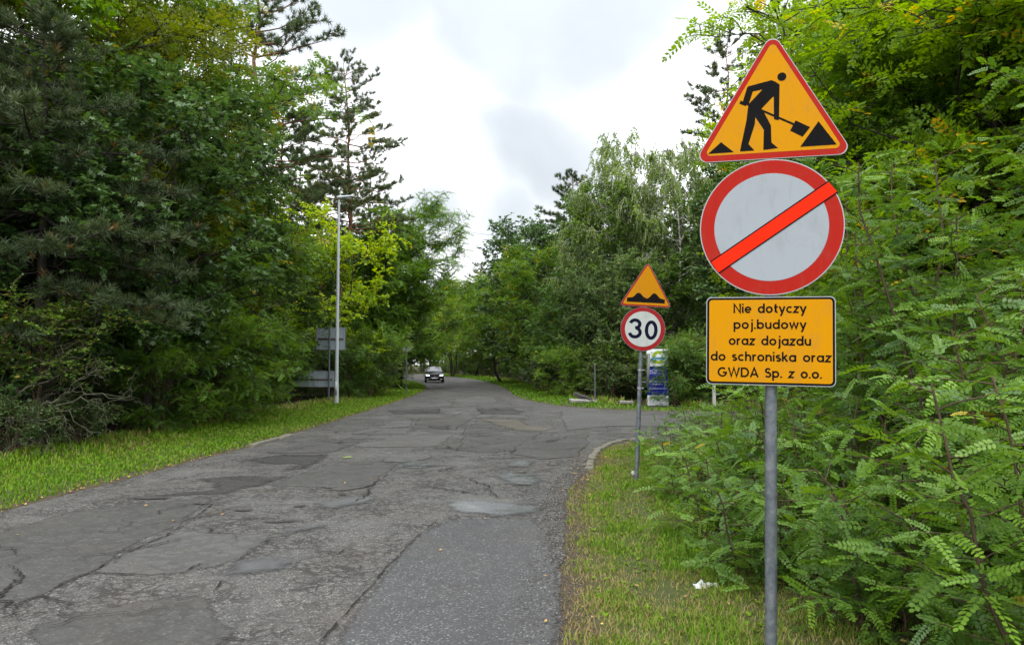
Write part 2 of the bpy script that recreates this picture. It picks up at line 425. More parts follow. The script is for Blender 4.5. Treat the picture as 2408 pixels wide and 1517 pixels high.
def pine(seed, H, R, base=.55, whorls=16, per=6, tufts=6, size=.16, trunk_r=.17, tpl=None, dead=4, flat=.15, gap=0., rising=.25):
    rng = np.random.default_rng(seed); gb, gl = Geo(), Geo()
    tp = path(rng, np.array([0, 0, -.1]), np.array([rng.uniform(-.4, .4), 0, H]), 12, .10)
    tube(gb, tp, trunk_r * (1 - .88 * np.linspace(0, 1, 12) ** 1.1), 8)
    O, D, U, Sc, Ti = [], [], [], [], []
    for i in range(dead):                              # bare stubs under the crown
        s = base * rng.uniform(.35, 1); a = interp(tp, s); az = rng.uniform(0, 6.28); l = rng.uniform(.3, 1.3)
        tube(gb, path(rng, a, a + np.array([math.cos(az) * l, math.sin(az) * l, rng.uniform(-.1, .3)]), 4, .3), [.025, .02, .015, .006], 3)
    for i in range(whorls):
        q = i / (whorls - 1); s = base + (1 - base) * q ** .95; s = min(.985, s)
        if rng.uniform() < gap: continue
        for k in range(per):
            az = k * 6.283 / per + i * 1.1 + rng.uniform(-.5, .5)
            ext = (math.sin(min(1, .28 + q * .75) * PI) ** .7) * (1 - .35 * q) if q < .85 else .34 * (1.12 - q) / .27 + .08
            l = R * max(.1, ext) * rng.uniform(.35, 1.2)
            a = interp(tp, s + rng.uniform(-.01, .01)); rise = l * (rising * rng.uniform(.2, 1.6) + .5 * q * q) - flat * l * .5
            b = a + np.array([math.cos(az) * l, math.sin(az) * l, rise])
            lp = path(rng, a, b, 6, .22, -.05); tube(gb, lp, (.016 + .020 * l / 2) * (1 - .8 * np.linspace(0, 1, 6)), 4)
            ns = max(2, int(l * 3.8)); ct = rng.uniform(-.25, .25)
            for j in range(ns):
                s2 = .35 + .65 * (j + 1) / ns; a2 = interp(lp, min(1, s2)); sd_ = (1 if j % 2 else -1)
                side = norm(np.cross(norm(b - a), [0, 0, 1.])) * sd_
                d = norm(norm(b - a) * .8 + side * rng.uniform(.2, 1.1) + np.array([0, 0, rng.uniform(0, .6)]))
                l2 = rng.uniform(.35, .8) * (1.15 - .5 * s2) * (.6 + .4 * min(1, l / 2)); e = a2 + d * l2
                tw = np.stack([a2, (a2 + e) / 2, e]); tube(gb, tw, [.012, .009, .006], 3)
                for t_ in range(tufts):
                    s3 = .25 + .75 * (t_ + rng.uniform(0, 1)) / tufts; o = interp(tw, min(1, s3))
                    dd = norm(d * .8 + rng.normal(0, .55, 3) + np.array([0, 0, .45]))
                    O.append(o); D.append(dd); U.append(rng.normal(0, 1, 3)); Sc.append(size * rng.uniform(.75, 1.25))
                    Ti.append(np.clip(.45 + ct + rng.normal(0, .15), 0, .93) if rng.uniform() > .03 else .99)
    O, D, U, Sc, Ti = map(np.array, (O, D, U, Sc, Ti))
    bake(gl, tpl, O, D, U, Sc, Ti)
    return gb, gl

RG = np.random.default_rng(11)
TC_FAR = T_compound(4, .15, .30, False, .4, RG)
TC_MID = [T_compound(6, .105, .23, False, .45, RG), T_compound(6, .105, .23, False, .25, RG)]
TC_NEAR = [T_compound(8, .098, .185, True, d, RG) for d in (.3, .55, .15)]
TN = T_needles(RG)
TS = T_simple(); TL = T_lobed()

PR = {}
def proto(name, pair, bk, lm, smooth=True):
    gb, gl = pair
    PR[name] = (gb.mesh(name + '_trunk', BK[bk], True), gl.mesh(name + '_crown', LM[lm]), bk, lm)
proto('robinia_a', broadleaf(1, 13, 4.6, .22, 24, 8, 7, 7, TC_FAR, .42, crook=.7, trunk_r=.2, lean=(.8, 0), layers=1, twig_len=.8), 'dark', 'robinia')
proto('robinia_b', broadleaf(2, 11, 4.2, .18, 24, 8, 7, 7, TC_FAR, .40, crook=.75, trunk_r=.17, lean=(-1., .4), layers=1, twig_len=.8), 'dark', 'robinia')
proto('robinia_c', broadleaf(3, 12, 4.0, .14, 30, 8, 7, 6, TC_MID, .38, crook=.6, trunk_r=.17, lean=(.3, -.5), layers=1, twig_len=.65), 'dark', 'robinia_yellowing')
proto('maple', broadleaf(4, 10, 3.6, .12, 26, 8, 7, 9, TS, .19, crook=.4, trunk_r=.16, twig_len=.6), 'dark', 'maple')
proto('maple_near', broadleaf(5, 9.5, 3.4, .10, 26, 8, 7, 8, TL, .17, crook=.4, trunk_r=.15, twig_len=.55, flat_up=.9), 'dark', 'maple')
proto('small_maple', broadleaf(6, 8, 2.9, .16, 22, 8, 7, 8, TS, .16, crook=.45, trunk_r=.09, twig_len=.5, stems=3), 'dark', 'bright')
proto('oak', broadleaf(7, 14, 4.4, .14, 28, 8, 7, 9, TS, .20, crook=.5, trunk_r=.2, twig_len=.7), 'grey', 'oak')
proto('birch', broadleaf(8, 15, 3.5, .14, 36, 8, 7, 11, TS, .135, crook=.3, trunk_r=.12, droop=.52, twig_len=.8, profile='tall'), 'birch', 'birch')
proto('alder', broadleaf(9, 8, 2.6, .06, 28, 7, 7, 9, TS, .15, crook=.35, trunk_r=.08, twig_len=.55, stems=2), 'grey', 'pale')
proto('pine_tall', pine(10, 20, 4.5, .42, 18, 5, 6, .30, .2, TN, gap=.16), 'pine', 'pine')
proto('pine_open', pine(11, 17, 3.4, .55, 13, 5, 7, .32, .15, TN, gap=.08), 'pine', 'pine')
proto('pine_low', pine(12, 11, 4.0, .34, 17, 6, 6, .30, .17, TN, dead=8, flat=.7, rising=.15), 'dark', 'pine_grey')
proto('shrub_robinia', broadleaf(13, 2.6, 1.7, .04, 22, 6, 4, 6, TC_MID, .24, crook=.3, trunk_r=.035, twig_len=.45, stems=5), 'twig', 'robinia')
proto('shrub_leafy', broadleaf(14, 2.2, 1.6, .04, 20, 6, 5, 8, TS, .09, crook=.3, trunk_r=.03, twig_len=.4, stems=5), 'twig', 'maple')

def plant(pr, loc, name, label, cat, h=1., rz=0., lm=None, bk=None, group=None, wide=1., lean=(0, 0)):
    """one tree or shrub: an Empty at its base, a trunk and a crown"""
    tm, cm, b0, l0 = PR[pr]
    r = empty(name, loc, rz, lean[0], lean[1]); r.scale = (h * wide, h * wide, h)
    tag(r, label, cat, group)
    for nm, me, M_, dflt in (('trunk' if cat == 'tree' else 'stem', tm, BK[bk] if bk else None, b0), ('crown' if cat == 'tree' else 'foliage', cm, LM[lm] if lm else None, l0)):
        o = link(nm, me, r)
        if M_: o.material_slots[0].link = 'OBJECT'; o.material_slots[0].material = M_
    return r
# ------------------------------------------------------------------ road outline (metres)
def crom(P, n=10):
    P = [np.array(p, float) for p in P]; P = [2 * P[0] - P[1]] + P + [2 * P[-1] - P[-2]]; o = []
    for i in range(1, len(P) - 2):
        a, b, c, d = P[i - 1:i + 3]
        for k in range(n):
            t = k / n; o.append(.5 * ((2 * b) + (c - a) * t + (2 * a - 5 * b + 4 * c - d) * t * t + (3 * b - a - 3 * c + d) * t ** 3))
    o.append(P[-2]); return np.array(o)
LEFT = crom([(-6.3, -8), (-6.15, 2), (-5.9, 8.5), (-5.67, 11.9), (-5.45, 15.5), (-5.3, 22), (-5.3, 38), (-5.85, 50), (-7.2, 61), (-9.3, 72), (-13, 88), (-18.5, 104), (-29, 130), (-50, 165)], 14)
R1 = crom([(.15, -8), (.3, 4.5), (.50, 7), (.62, 9), (.88, 10.8), (1.30, 12.4), (1.50, 13.6), (1.75, 14.8), (2.4, 15.9), (3.4, 16.5), (6, 16.9), (12, 17.0), (32, 15.5)], 14)
R2 = crom([(32, 25), (12, 26), (7, 26.7), (4.5, 27.3), (2.7, 29.2), (1.2, 33), (.2, 40), (-.6, 54), (-2.7, 74), (-5.8, 92), (-10.5, 110), (-20, 136), (-42, 174)], 14)
jr = np.random.default_rng(5)
def jag(P, a):
    # uneven broken edge
    Q = [P[0]]
    for i in range(len(P) - 1):
        l = np.linalg.norm(P[i + 1] - P[i]); n = max(1, int(l / .22)) if np.linalg.norm(P[i]) < 45 else 1
        for k in range(1, n + 1): Q.append(P[i] + (P[i + 1] - P[i]) * k / n)
    Q = np.array(Q); s = np.arange(len(Q))
    off = sum(np.sin(s * f + jr.uniform(0, 6)) * g_ for f, g_ in ((.31, .5), (.83, .35), (1.7, .3), (2.9, .25))) * a
    return Q + off[:, None] * np.array([[1, .3]]) + jr.normal(0, a * .25, Q.shape)
OUT = np.vstack([jag(LEFT, .035), jag(R2[::1], .035)[::-1], jag(R1, .035)[::-1]])
SEG_A = OUT; SEG_B = np.roll(OUT, -1, 0)
def road_dist(P):
    """signed distance to the asphalt edge: positive outside (clamped at 9 m)"""
    P = np.asarray(P, float); res = np.empty(len(P)); order = np.argsort(P[:, 1])
    sy0 = np.minimum(SEG_A[:, 1], SEG_B[:, 1]); sy1 = np.maximum(SEG_A[:, 1], SEG_B[:, 1])
    for i in range(0, len(P), 1500):
        ix = order[i:i + 1500]; p = P[ix][:, None]; lo, hi = p[0, 0, 1], p[-1, 0, 1]; R = 5.
        k = (sy1 > lo - R) & (sy0 < hi + R)
        if not k.any(): res[ix] = 9.; continue
        A, B = SEG_A[k][None], SEG_B[k][None]; ab = B - A; ap = p - A
        t = np.clip((ap * ab).sum(-1) / ((ab ** 2).sum(-1) + 1e-12), 0, 1)
        e = ap - t[..., None] * ab; d = np.sqrt((e * e).sum(-1).min(1))
        py, px = p[..., 1], p[..., 0]; y0, y1 = A[..., 1], B[..., 1]; x0, x1 = A[..., 0], B[..., 0]
        cr = ((y0 > py) != (y1 > py)) & (px < (x1 - x0) * (py - y0) / np.where(y1 == y0, 1e-9, y1 - y0) + x0)
        res[ix] = np.where(cr.sum(1) % 2 == 1, -d, np.minimum(d, 9.))
    return res
def lump(x, y):
    return (np.sin(x * 1.7 + 1.3 * np.sin(y * .9)) * np.cos(y * 1.3 + .7 * np.sin(x * 1.1)) * .5 + np.sin(x * 4.1 + y * 2.7) * np.cos(y * 3.7 - x * 1.9) * .25)
def ground_h(x, y, d=None):
    if d is None: d = road_dist(np.stack([x, y], 1))
    k = np.clip((d - .02) / .5, 0, 1); k = k * k * (3 - 2 * k)
    far = np.clip((d - 2.5) / 6, 0, 1)
    h = -.035 + .037 * np.clip((d + .06) / .06, 0, 1) + k * (.045 + .022 * lump(x, y)) + far * (.10 * lump(x * .4, y * .4))
    return np.where(d < -.06, -.035 - .01 * np.clip(-d, 0, 3), h)

# terrain: one sheet out to the horizon, fine near the camera
def axis(lo, hi, segs):
    a = [lo]
    for (to, st) in segs:
        while a[-1] < to - 1e-6: a.append(a[-1] + st)
    return np.array(a)
gx = np.concatenate([-np.geomspace(700, 26, 16), axis(-25, 0, [(-12, 1.0), (-8, .3), (-4.8, .12), (-.2, .45), (3.2, .08), (6, .25), (12, .6), (25, 1.3)]), np.geomspace(30, 700, 15)])
gy = np.concatenate([[-120, -60, -30, -15], axis(-8, 0, [(2, 1.2), (17.5, .14), (40, .45), (80, 1.2), (180, 4)]), np.geomspace(190, 1500, 14)])
GX, GY = np.meshgrid(gx, gy); P2 = np.stack([GX.ravel(), GY.ravel()], 1)
D2 = road_dist(P2); Z2 = ground_h(P2[:, 0], P2[:, 1], D2)
g = Geo(); nx, ny = len(gx), len(gy)
ii = (np.arange(ny - 1)[:, None] * nx + np.arange(nx - 1)[None]).ravel()
g.add(np.column_stack([P2, Z2]), np.stack([ii, ii + 1, ii + nx + 1, ii + nx], 1), np.clip(D2, -1, 20))
mg = mat('ground_soil', .95, (.1, .08, .05), 0, .2); t = NT(mg)
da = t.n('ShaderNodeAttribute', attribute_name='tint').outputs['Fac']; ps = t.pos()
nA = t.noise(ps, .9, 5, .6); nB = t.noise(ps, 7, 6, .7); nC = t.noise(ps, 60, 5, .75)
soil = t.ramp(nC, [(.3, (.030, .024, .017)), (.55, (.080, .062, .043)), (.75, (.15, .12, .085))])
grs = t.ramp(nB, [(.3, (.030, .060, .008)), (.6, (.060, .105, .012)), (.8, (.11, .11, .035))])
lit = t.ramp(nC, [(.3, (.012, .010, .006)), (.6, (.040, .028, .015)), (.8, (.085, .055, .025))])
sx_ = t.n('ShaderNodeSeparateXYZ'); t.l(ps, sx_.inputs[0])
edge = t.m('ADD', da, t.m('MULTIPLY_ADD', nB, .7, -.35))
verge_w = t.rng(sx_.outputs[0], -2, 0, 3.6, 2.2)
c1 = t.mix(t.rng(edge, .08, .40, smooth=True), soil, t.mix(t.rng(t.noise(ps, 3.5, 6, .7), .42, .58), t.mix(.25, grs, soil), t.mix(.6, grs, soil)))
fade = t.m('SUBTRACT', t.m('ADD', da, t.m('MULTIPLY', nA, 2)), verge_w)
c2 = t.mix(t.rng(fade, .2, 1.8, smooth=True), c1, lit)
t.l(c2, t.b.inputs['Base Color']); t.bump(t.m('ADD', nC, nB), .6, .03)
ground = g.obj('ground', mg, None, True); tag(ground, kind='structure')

# asphalt ----------------------------------------------------------
def soft_edge(t, ps, amp, soft, shader=None, freq=7):
    """ragged edge of a worn patch: 'tint' holds the distance in from its outline"""
    d = t.n('ShaderNodeAttribute', attribute_name='tint').outputs['Fac']
    n_ = t.noise(ps, freq, 6, .7)
    e = t.m('ADD', d, t.m('MULTIPLY_ADD', n_, amp * 2, -amp))
    mk_ = t.rng(e, 0, soft, smooth=True)
    tr = t.n('ShaderNodeBsdfTransparent'); mx = t.n('ShaderNodeMixShader'); t.l(mk_, mx.inputs[0]); t.l(tr.outputs[0], mx.inputs[1])
    t.l(shader or t.b.outputs[0], mx.inputs[2]); t.l(mx.outputs[0], t.o.inputs[0]); return e
def asphalt(name, c_dark, c_mid, c_light, agg=160, crack=0., crack_scale=2.5, rough=.85, speck=0., patchy=.4, edge=None, chips=(.20, .195, .18), chip_s=None):
    m = mat(name, rough, c_mid, 0, .3); t = NT(m); ps = t.pos()
    ag = t.noise(ps, agg, 3, .8); ag2 = t.vor(ps, chip_s or agg * .55, out='Color')
    sepc = t.n('ShaderNodeSeparateColor'); t.l(ag2, sepc.inputs[0])
    big = t.noise(ps, 1.1, 7, .66, .5); mid = t.noise(ps, 6, 6, .65)
    base = t.ramp(ag, [(.28, c_dark), (.5, c_mid), (.72, c_light)])
    st = t.m('MULTIPLY', t.rng(sepc.outputs[0], .82, .9), t.m('MULTIPLY', t.rng(sepc.outputs[1], .1, .9), speck))
    base = t.mix(st, base, chips)
    tone = t.m('MULTIPLY_ADD', t.m('ADD', t.m('MULTIPLY', big, 1.2), t.m('MULTIPLY', mid, .7)), patchy, 1 - patchy * .95)
    vs = t.n('ShaderNodeVectorMath', operation='SCALE'); t.l(base, vs.inputs[0]); t.l(tone, vs.inputs['Scale'])
    col = vs.outputs[0]
    stain = t.rng(t.noise(ps, .6, 7, .7, .8), .52, .68); col = t.mix(t.m('MULTIPLY', stain, .35), col, (.080, .068, .054))
    dk = t.rng(t.noise(ps, 2.3, 6, .7, .5), .56, .66); col = t.mix(t.m('MULTIPLY', dk, .30), col, (.030, .029, .028))
    h = t.m('ADD', t.m('MULTIPLY', ag, .6), t.m('MULTIPLY', sepc.outputs[1], .3))
    if crack > 0:
        wv = t.n('ShaderNodeMixRGB', blend_type='LINEAR_LIGHT'); wv.inputs[0].default_value = .16
        t.l(ps, wv.inputs[1]); t.l(t.noise(ps, 4.2, 5, .65, 0, 'Color'), wv.inputs[2])
        fine = t.vor(wv.outputs[0], crack_scale * 4.2, 'DISTANCE_TO_EDGE'); co = t.vor(wv.outputs[0], crack_scale * .55, 'DISTANCE_TO_EDGE')
        gate = t.rng(t.noise(ps, .9, 5, .65), .36, .52); wid = t.rng(t.noise(ps, 2.2, 4, .6), .32, .66, .02, .17)
        c1_ = t.m('MULTIPLY', t.m('LESS_THAN', fine, wid), gate); c2_ = t.m('MULTIPLY', t.rng(co, .0, .010, 1, 0), t.rng(t.noise(ps, 1.7, 3), .45, .55))
        ck = t.m('MULTIPLY', t.m('MAXIMUM', t.m('MULTIPLY', c1_, .75), c2_), crack, clamp=True)
        col = t.mix(ck, col, (.014, .012, .010)); h = t.m('SUBTRACT', h, t.m('MULTIPLY', ck, 2.2))
    wetn = t.rng(t.noise(ps, .7, 4, .55), .5, .66, rough, max(.3, rough - .25)); t.l(wetn, t.b.inputs['Roughness'])
    t.bump(h, .6, .012)
    if edge:
        e = soft_edge(t, ps, *edge)
        seam = t.m('MULTIPLY', t.rng(e, .008, .028, 1, 0), t.rng(t.noise(ps, 3, 3), .47, .60)); col = t.mix(t.m('MULTIPLY', seam, .45), col, (.014, .013, .012))
    t.l(col, t.b.inputs['Base Color'])
    return m
E1 = (.08, .07); E2 = (.14, .20)
AS = {
 'old': asphalt('old_cracked_asphalt', (.025, .0245, .0235), (.072, .0705, .067), (.182, .179, .170), 62, .95, 2.4, .88, .95, .62, None, (.26, .25, .22), 95),
 'smooth': asphalt('smooth_grey_asphalt', (.034, .0335, .031), (.058, .057, .053), (.088, .086, .080), 110, .35, 1.3, .85, .35, .45, E1),
 'light': asphalt('light_grey_asphalt', (.052, .052, .049), (.080, .080, .076), (.112, .111, .106), 110, .35, 1.2, .85, .30, .42, E1),
 'dark': asphalt('dark_asphalt_patch', (.014, .0135, .013), (.032, .031, .029), (.066, .064, .060), 80, .5, 3, .85, .35, .5, E2),
 'fresh': asphalt('speckled_asphalt_lane', (.024, .0245, .0255), (.054, .0545, .056), (.105, .105, .105), 95, 0, 2, .8, .9, .34, E1, (.19, .19, .185), 85),
 'tan': asphalt('tan_worn_asphalt', (.050, .046, .035), (.084, .077, .060), (.13, .12, .098), 100, .2, 3, .88, .3, .35, E2),
}
g = Geo()
from mathutils.geometry import tessellate_polygon
tri = np.array(tessellate_polygon([[Vector((p[0], p[1], 0)) for p in OUT]]))
g.add([(p[0], p[1], 0) for p in OUT], tri)
n = len(OUT); g.add([(p[0], p[1], z) for z in (0, -.05) for p in OUT], [[i, (i + 1) % n, n + (i + 1) % n, n + i] for i in range(n)])
road = g.obj('road', AS['old']); tag(road, kind='structure')

def Z8(pts): return [gnd(x * .5385, 1023.8 + y * .5385) for x, y in pts]        # points read off the near road
def Z3(pts): return [gnd((900 + x * 1200 / 2408) * .6825, (1350 + y * 1200 / 2408) * .6825) for x, y in pts]
def rough_poly(P, a, seed, step=.12):
    r = np.random.default_rng(seed); o = []
    for i in range(len(P)):
        A = np.array(P[i]); B = np.array(P[(i + 1) % len(P)]); L_ = np.linalg.norm(B - A); n = max(1, int(L_ / step))
        for k in range(n): o.append(A + (B - A) * k / n)
    o = np.array(o); n = len(o); s = np.arange(n) / n * 2 * PI
    off = np.zeros((n, 2))
    for f in (3, 5, 9, 17, 31, 47):
        for c in (0, 1): off[:, c] += np.sin(s * f + r.uniform(0, 6)) * a / (1 + f * .06)
    return o + off + r.normal(0, a * .3, (n, 2))
LVL = [0]
def patch(P, m, seed, a=.02, label=None, dz=None, name='asphalt_patch', parent=None):
    """flush repair or water film: a fine sheet whose vertices know how far inside the outline they lie"""
    LVL[0] += 1; z = .0015 + .0003 * LVL[0] if dz is None else dz
    Q = rough_poly(P, a, seed, .15); mn = Q.min(0) - .12; mxx = Q.max(0) + .12; st = .05 if Q[:, 1].mean() < 12 else .12
    if Q[:, 1].mean() > 28: st = .3
    xs = np.arange(mn[0], mxx[0] + st, st); ys = np.arange(mn[1], mxx[1] + st, st); XX, YY = np.meshgrid(xs, ys); pp = np.stack([XX.ravel(), YY.ravel()], 1)
    A = Q; B = np.roll(Q, -1, 0); D = np.empty(len(pp))
    for i in range(0, len(pp), 3000):
        p = pp[i:i + 3000][:, None]; ab = (B - A)[None]; ap = p - A[None]; tt = np.clip((ap * ab).sum(-1) / ((ab ** 2).sum(-1) + 1e-12), 0, 1)
        d = np.linalg.norm(ap - tt[..., None] * ab, axis=-1).min(1); py, px = p[..., 1], p[..., 0]; y0, y1 = A[None, :, 1], B[None, :, 1]
        cr = ((y0 > py) != (y1 > py)) & (px < (B - A)[None, :, 0] * (py - y0) / np.where(y1 == y0, 1e-9, y1 - y0) + A[None, :, 0]); D[i:i + 3000] = np.where(cr.sum(1) % 2 == 1, d, -d)
    nx_, ny_ = len(xs), len(ys); k = (np.arange(ny_ - 1)[:, None] * nx_ + np.arange(nx_ - 1)[None]).ravel(); f = np.stack([k, k + 1, k + nx_ + 1, k + nx_], 1)
    f = f[(D[f] > -.10).any(1)]; u = np.unique(f); mp2 = np.full(len(pp), -1); mp2[u] = np.arange(len(u))
    g = Geo(); g.add(np.column_stack([pp[u], np.full(len(u), z)]), mp2[f], D[u]); o = g.obj(name, m, parent or road)
    if label: o['label'] = label
    return o
z8 = [
 ('smooth', [(-300, 460), (0, 420), (300, 335), (560, 300), (940, 270), (800, 385), (560, 500), (400, 600), (300, 640), (0, 770), (-300, 830)], .02),
 ('light', [(400, 600), (560, 500), (800, 405), (940, 425), (1200, 430), (1190, 455), (1040, 548), (960, 575), (780, 605), (620, 615)], .02),
 ('smooth', [(60, 1000), (180, 830), (410, 745), (650, 715), (940, 700), (1000, 850), (960, 900), (900, 1000)], .03),
 ('smooth', [(1160, 220), (1420, 125), (1740, 125), (1630, 222), (1450, 232)], .02),
 ('tan', [(1070, 238), (1140, 231), (1250, 235), (1190, 250), (1095, 252)], .02),
 ('tan', [(850, 350), (905, 322), (1020, 318), (985, 345), (880, 362)], .02),
 ('tan', [(1040, 400), (1180, 392), (1170, 412), (1060, 412)], .02),
 ('dark', [(1040, 112), (1200, 85), (1460, 80), (1400, 122), (1330, 150), (1210, 165), (1280, 128), (1130, 124)], .04),
 ('dark', [(880, 185), (1080, 176), (1290, 178), (1150, 225), (980, 262), (700, 268), (560, 278), (600, 262), (900, 240)], .05),
 ('fresh', [(1380, 1000), (1480, 860), (1600, 680), (1830, 430), (1930, 372), (2050, 362), (2330, 364), (2405, 420), (2440, 560), (2450, 1000)], .015),
 ('smooth', [(1880, 55), (2000, 20), (2290, 18), (2250, 70), (2120, 75)], .02),
]
for i, (k, P, a) in enumerate(z8): patch(Z8(P), AS[k], 20 + i, a, {'fresh': 'bluish asphalt lane strip with pale stone chips', 'dark': 'dark worn asphalt patch', 'tan': 'small tan worn patch'}.get(k))
z3 = [
 ('light', [(1340, 45), (1620, 42), (1640, 70), (1480, 80), (1320, 72)]), ('dark', [(1480, 120), (1740, 112), (1830, 140), (1760, 158), (1500, 155)]),
 ('smooth', [(1080, 180), (1460, 180), (1420, 222), (1340, 260), (1040, 258)]), ('light', [(600, 290), (760, 250), (1060, 248), (1010, 292), (820, 296)]),
 ('smooth', [(1360, 300), (1480, 205), (1660, 200), (1720, 270), (1400, 300)]), ('smooth', [(1400, 310), (1960, 280), (1760, 410), (1340, 395)]),
 ('light', [(640, 385), (900, 300), (1330, 305), (1240, 378), (900, 385)]), ('tan', [(1470, 185), (1800, 190), (1860, 232), (2060, 250), (1960, 275), (1740, 270)]),
 ('light', [(1460, 172), (1540, 155), (1840, 162), (1850, 185), (1480, 182)]), ('dark', [(860, 130), (1260, 112), (1240, 150), (900, 156)]),
 ('smooth', [(1700, 430), (1820, 340), (2090, 330), (2100, 300), (2280, 300), (2240, 400), (2200, 450), (1960, 470)]),
 ('light', [(2060, 130), (2408, 150), (2900, 175), (2900, 240), (2408, 240), (2100, 270)]), ('smooth', [(40, 420), (330, 345), (690, 345), (500, 425), (160, 430)]),
]
z3 += [('light', [(960, 95), (1290, 60), (1330, 95), (1120, 112)]), ('smooth', [(1500, 90), (1860, 92), (1900, 110), (1480, 112)]), ('light', [(780, 255), (900, 205), (1060, 195), (1030, 245)]), ('dark', [(1160, 235), (1330, 232), (1310, 262), (1120, 252)]),
 ('light', [(850, 440), (1150, 425), (1200, 462), (1000, 490), (830, 490)]), ('tan', [(1880, 540), (2040, 530), (2020, 555), (1900, 552)]), ('light', [(1980, 480), (2060, 505), (1960, 520)]), ('dark', [(1950, 335), (2080, 325), (2060, 352), (1940, 355)]), ('smooth', [(330, 660), (860, 600), (760, 655), (560, 690)])]
for i, (k, P) in enumerate(z3): patch(Z3(P), AS[k], 50 + i, .03)
# puddles: thin water over the asphalt
def film(name, lo, hi, r0, r1, amp, soft, mx_=1.):
    m = mat(name, .3, lo, 0, .5); t = NT(m); ps = t.pos()
    t.l(t.ramp(t.noise(ps, 34, 6, .75), [(.3, lo), (.7, hi)]), t.b.inputs['Base Color'])
    t.l(t.rng(t.noise(ps, 3.5, 5, .6), .38, .64, r0, r1), t.b.inputs['Roughness']); t.b.inputs['IOR'].default_value = 1.4
    soft_edge(t, ps, amp, soft, freq=4.5); return m
mp_ = film('shallow_puddle_water', (.072, .074, .077), (.104, .106, .109), .16, .40, .12, .20)
md = film('damp_asphalt_film', (.066, .067, .069), (.100, .101, .103), .32, .6, .12, .22)
for i, (P, M_, a) in enumerate([
 ([(1890, 285), (2000, 278), (2100, 282), (2230, 290), (2400, 320), (2400, 345), (2200, 358), (2000, 345), (1940, 320)], mp_, .03),
 ([(2180, 115), (2260, 108), (2350, 115), (2350, 140), (2200, 145)], mp_, .02),
 ([(2150, 190), (2180, 162), (2300, 160), (2390, 190), (2350, 225), (2230, 225)], mp_, .03),
 ([(1735, 150), (1760, 115), (1830, 105), (1920, 130), (1850, 150)], mp_, .02),
 ([(1350, 290), (1520, 268), (1680, 260), (1660, 290), (1450, 330), (1350, 320)], md, .03),
 ([(1260, 400), (1440, 385), (1400, 415), (1180, 450)], md, .03),
 ([(920, 615), (1000, 545), (1200, 520), (1340, 545), (1300, 595), (1100, 620), (1000, 630)], md, .03),
]): patch(Z8(P), M_, 90 + i, a, dz=.0105 + .0003 * i, name='puddle')
# open cracks filled with dirt
mk = mat('crack_dirt', .95, (.018, .016, .014), 0, .2)
cr_ = [[(0, 772), (150, 730), (270, 650), (400, 600), (620, 612), (780, 605), (860, 560), (950, 552)], [(1040, 548), (1110, 505), (1190, 455)], [(1080, 372), (1160, 358), (1260, 372), (1330, 362)],
       [(-60, 920), (50, 850), (110, 838)], [(400, 600), (560, 500), (700, 440), (800, 385), (870, 330), (970, 268)], [(1380, 915), (1430, 870), (1520, 760), (1600, 675), (1660, 600), (1800, 470), (1930, 372)],
       [(900, 905), (980, 890), (1150, 912), (1380, 905)], [(0, 800), (120, 790), (300, 790), (420, 770)], [(60, 745), (180, 700), (330, 735), (260, 800)], [(1160, 232), (1300, 234), (1440, 236)], [(580, 272), (760, 270), (890, 262)],
       [(1430, 232), (1630, 222), (1735, 150)], [(650, 690), (780, 720), (930, 690), (960, 640), (1040, 625)], [(1040, 548), (1300, 500), (1480, 520), (1560, 470)], [(1940, 138), (2060, 146), (2200, 142)]]
for i, P in enumerate(cr_):
    Q = np.array(Z8(P)); r = np.random.default_rng(200 + i); pts = []
    for k in range(len(Q) - 1):
        n_ = max(2, int(np.linalg.norm(Q[k + 1] - Q[k]) / .05))
        for q in range(n_): pts.append(Q[k] + (Q[k + 1] - Q[k]) * q / n_)
    pts = np.array(pts); w_ = np.clip(np.abs(np.cumsum(r.normal(0, .0020, len(pts)))) % .011 + r.normal(0, .0015, len(pts)), .0008, .012)
    nrm = np.gradient(pts, axis=0); nrm = norm(np.stack([-nrm[:, 1], nrm[:, 0]], 1)); pts = pts + nrm * (np.cumsum(r.normal(0, .006, len(pts))) * .8)[:, None]
    g = Geo(); a_ = pts + nrm * w_[:, None]; b_ = pts - nrm * w_[:, None]; n_ = len(pts); k = np.arange(n_ - 1)
    z = np.full(n_, .0138 + .00005 * i); g.add(np.vstack([np.column_stack([a_, z]), np.column_stack([b_, z])]), np.stack([k, k + 1, n_ + k + 1, n_ + k], 1))
    g.obj('crack', mk, road)
rk = np.random.default_rng(404)
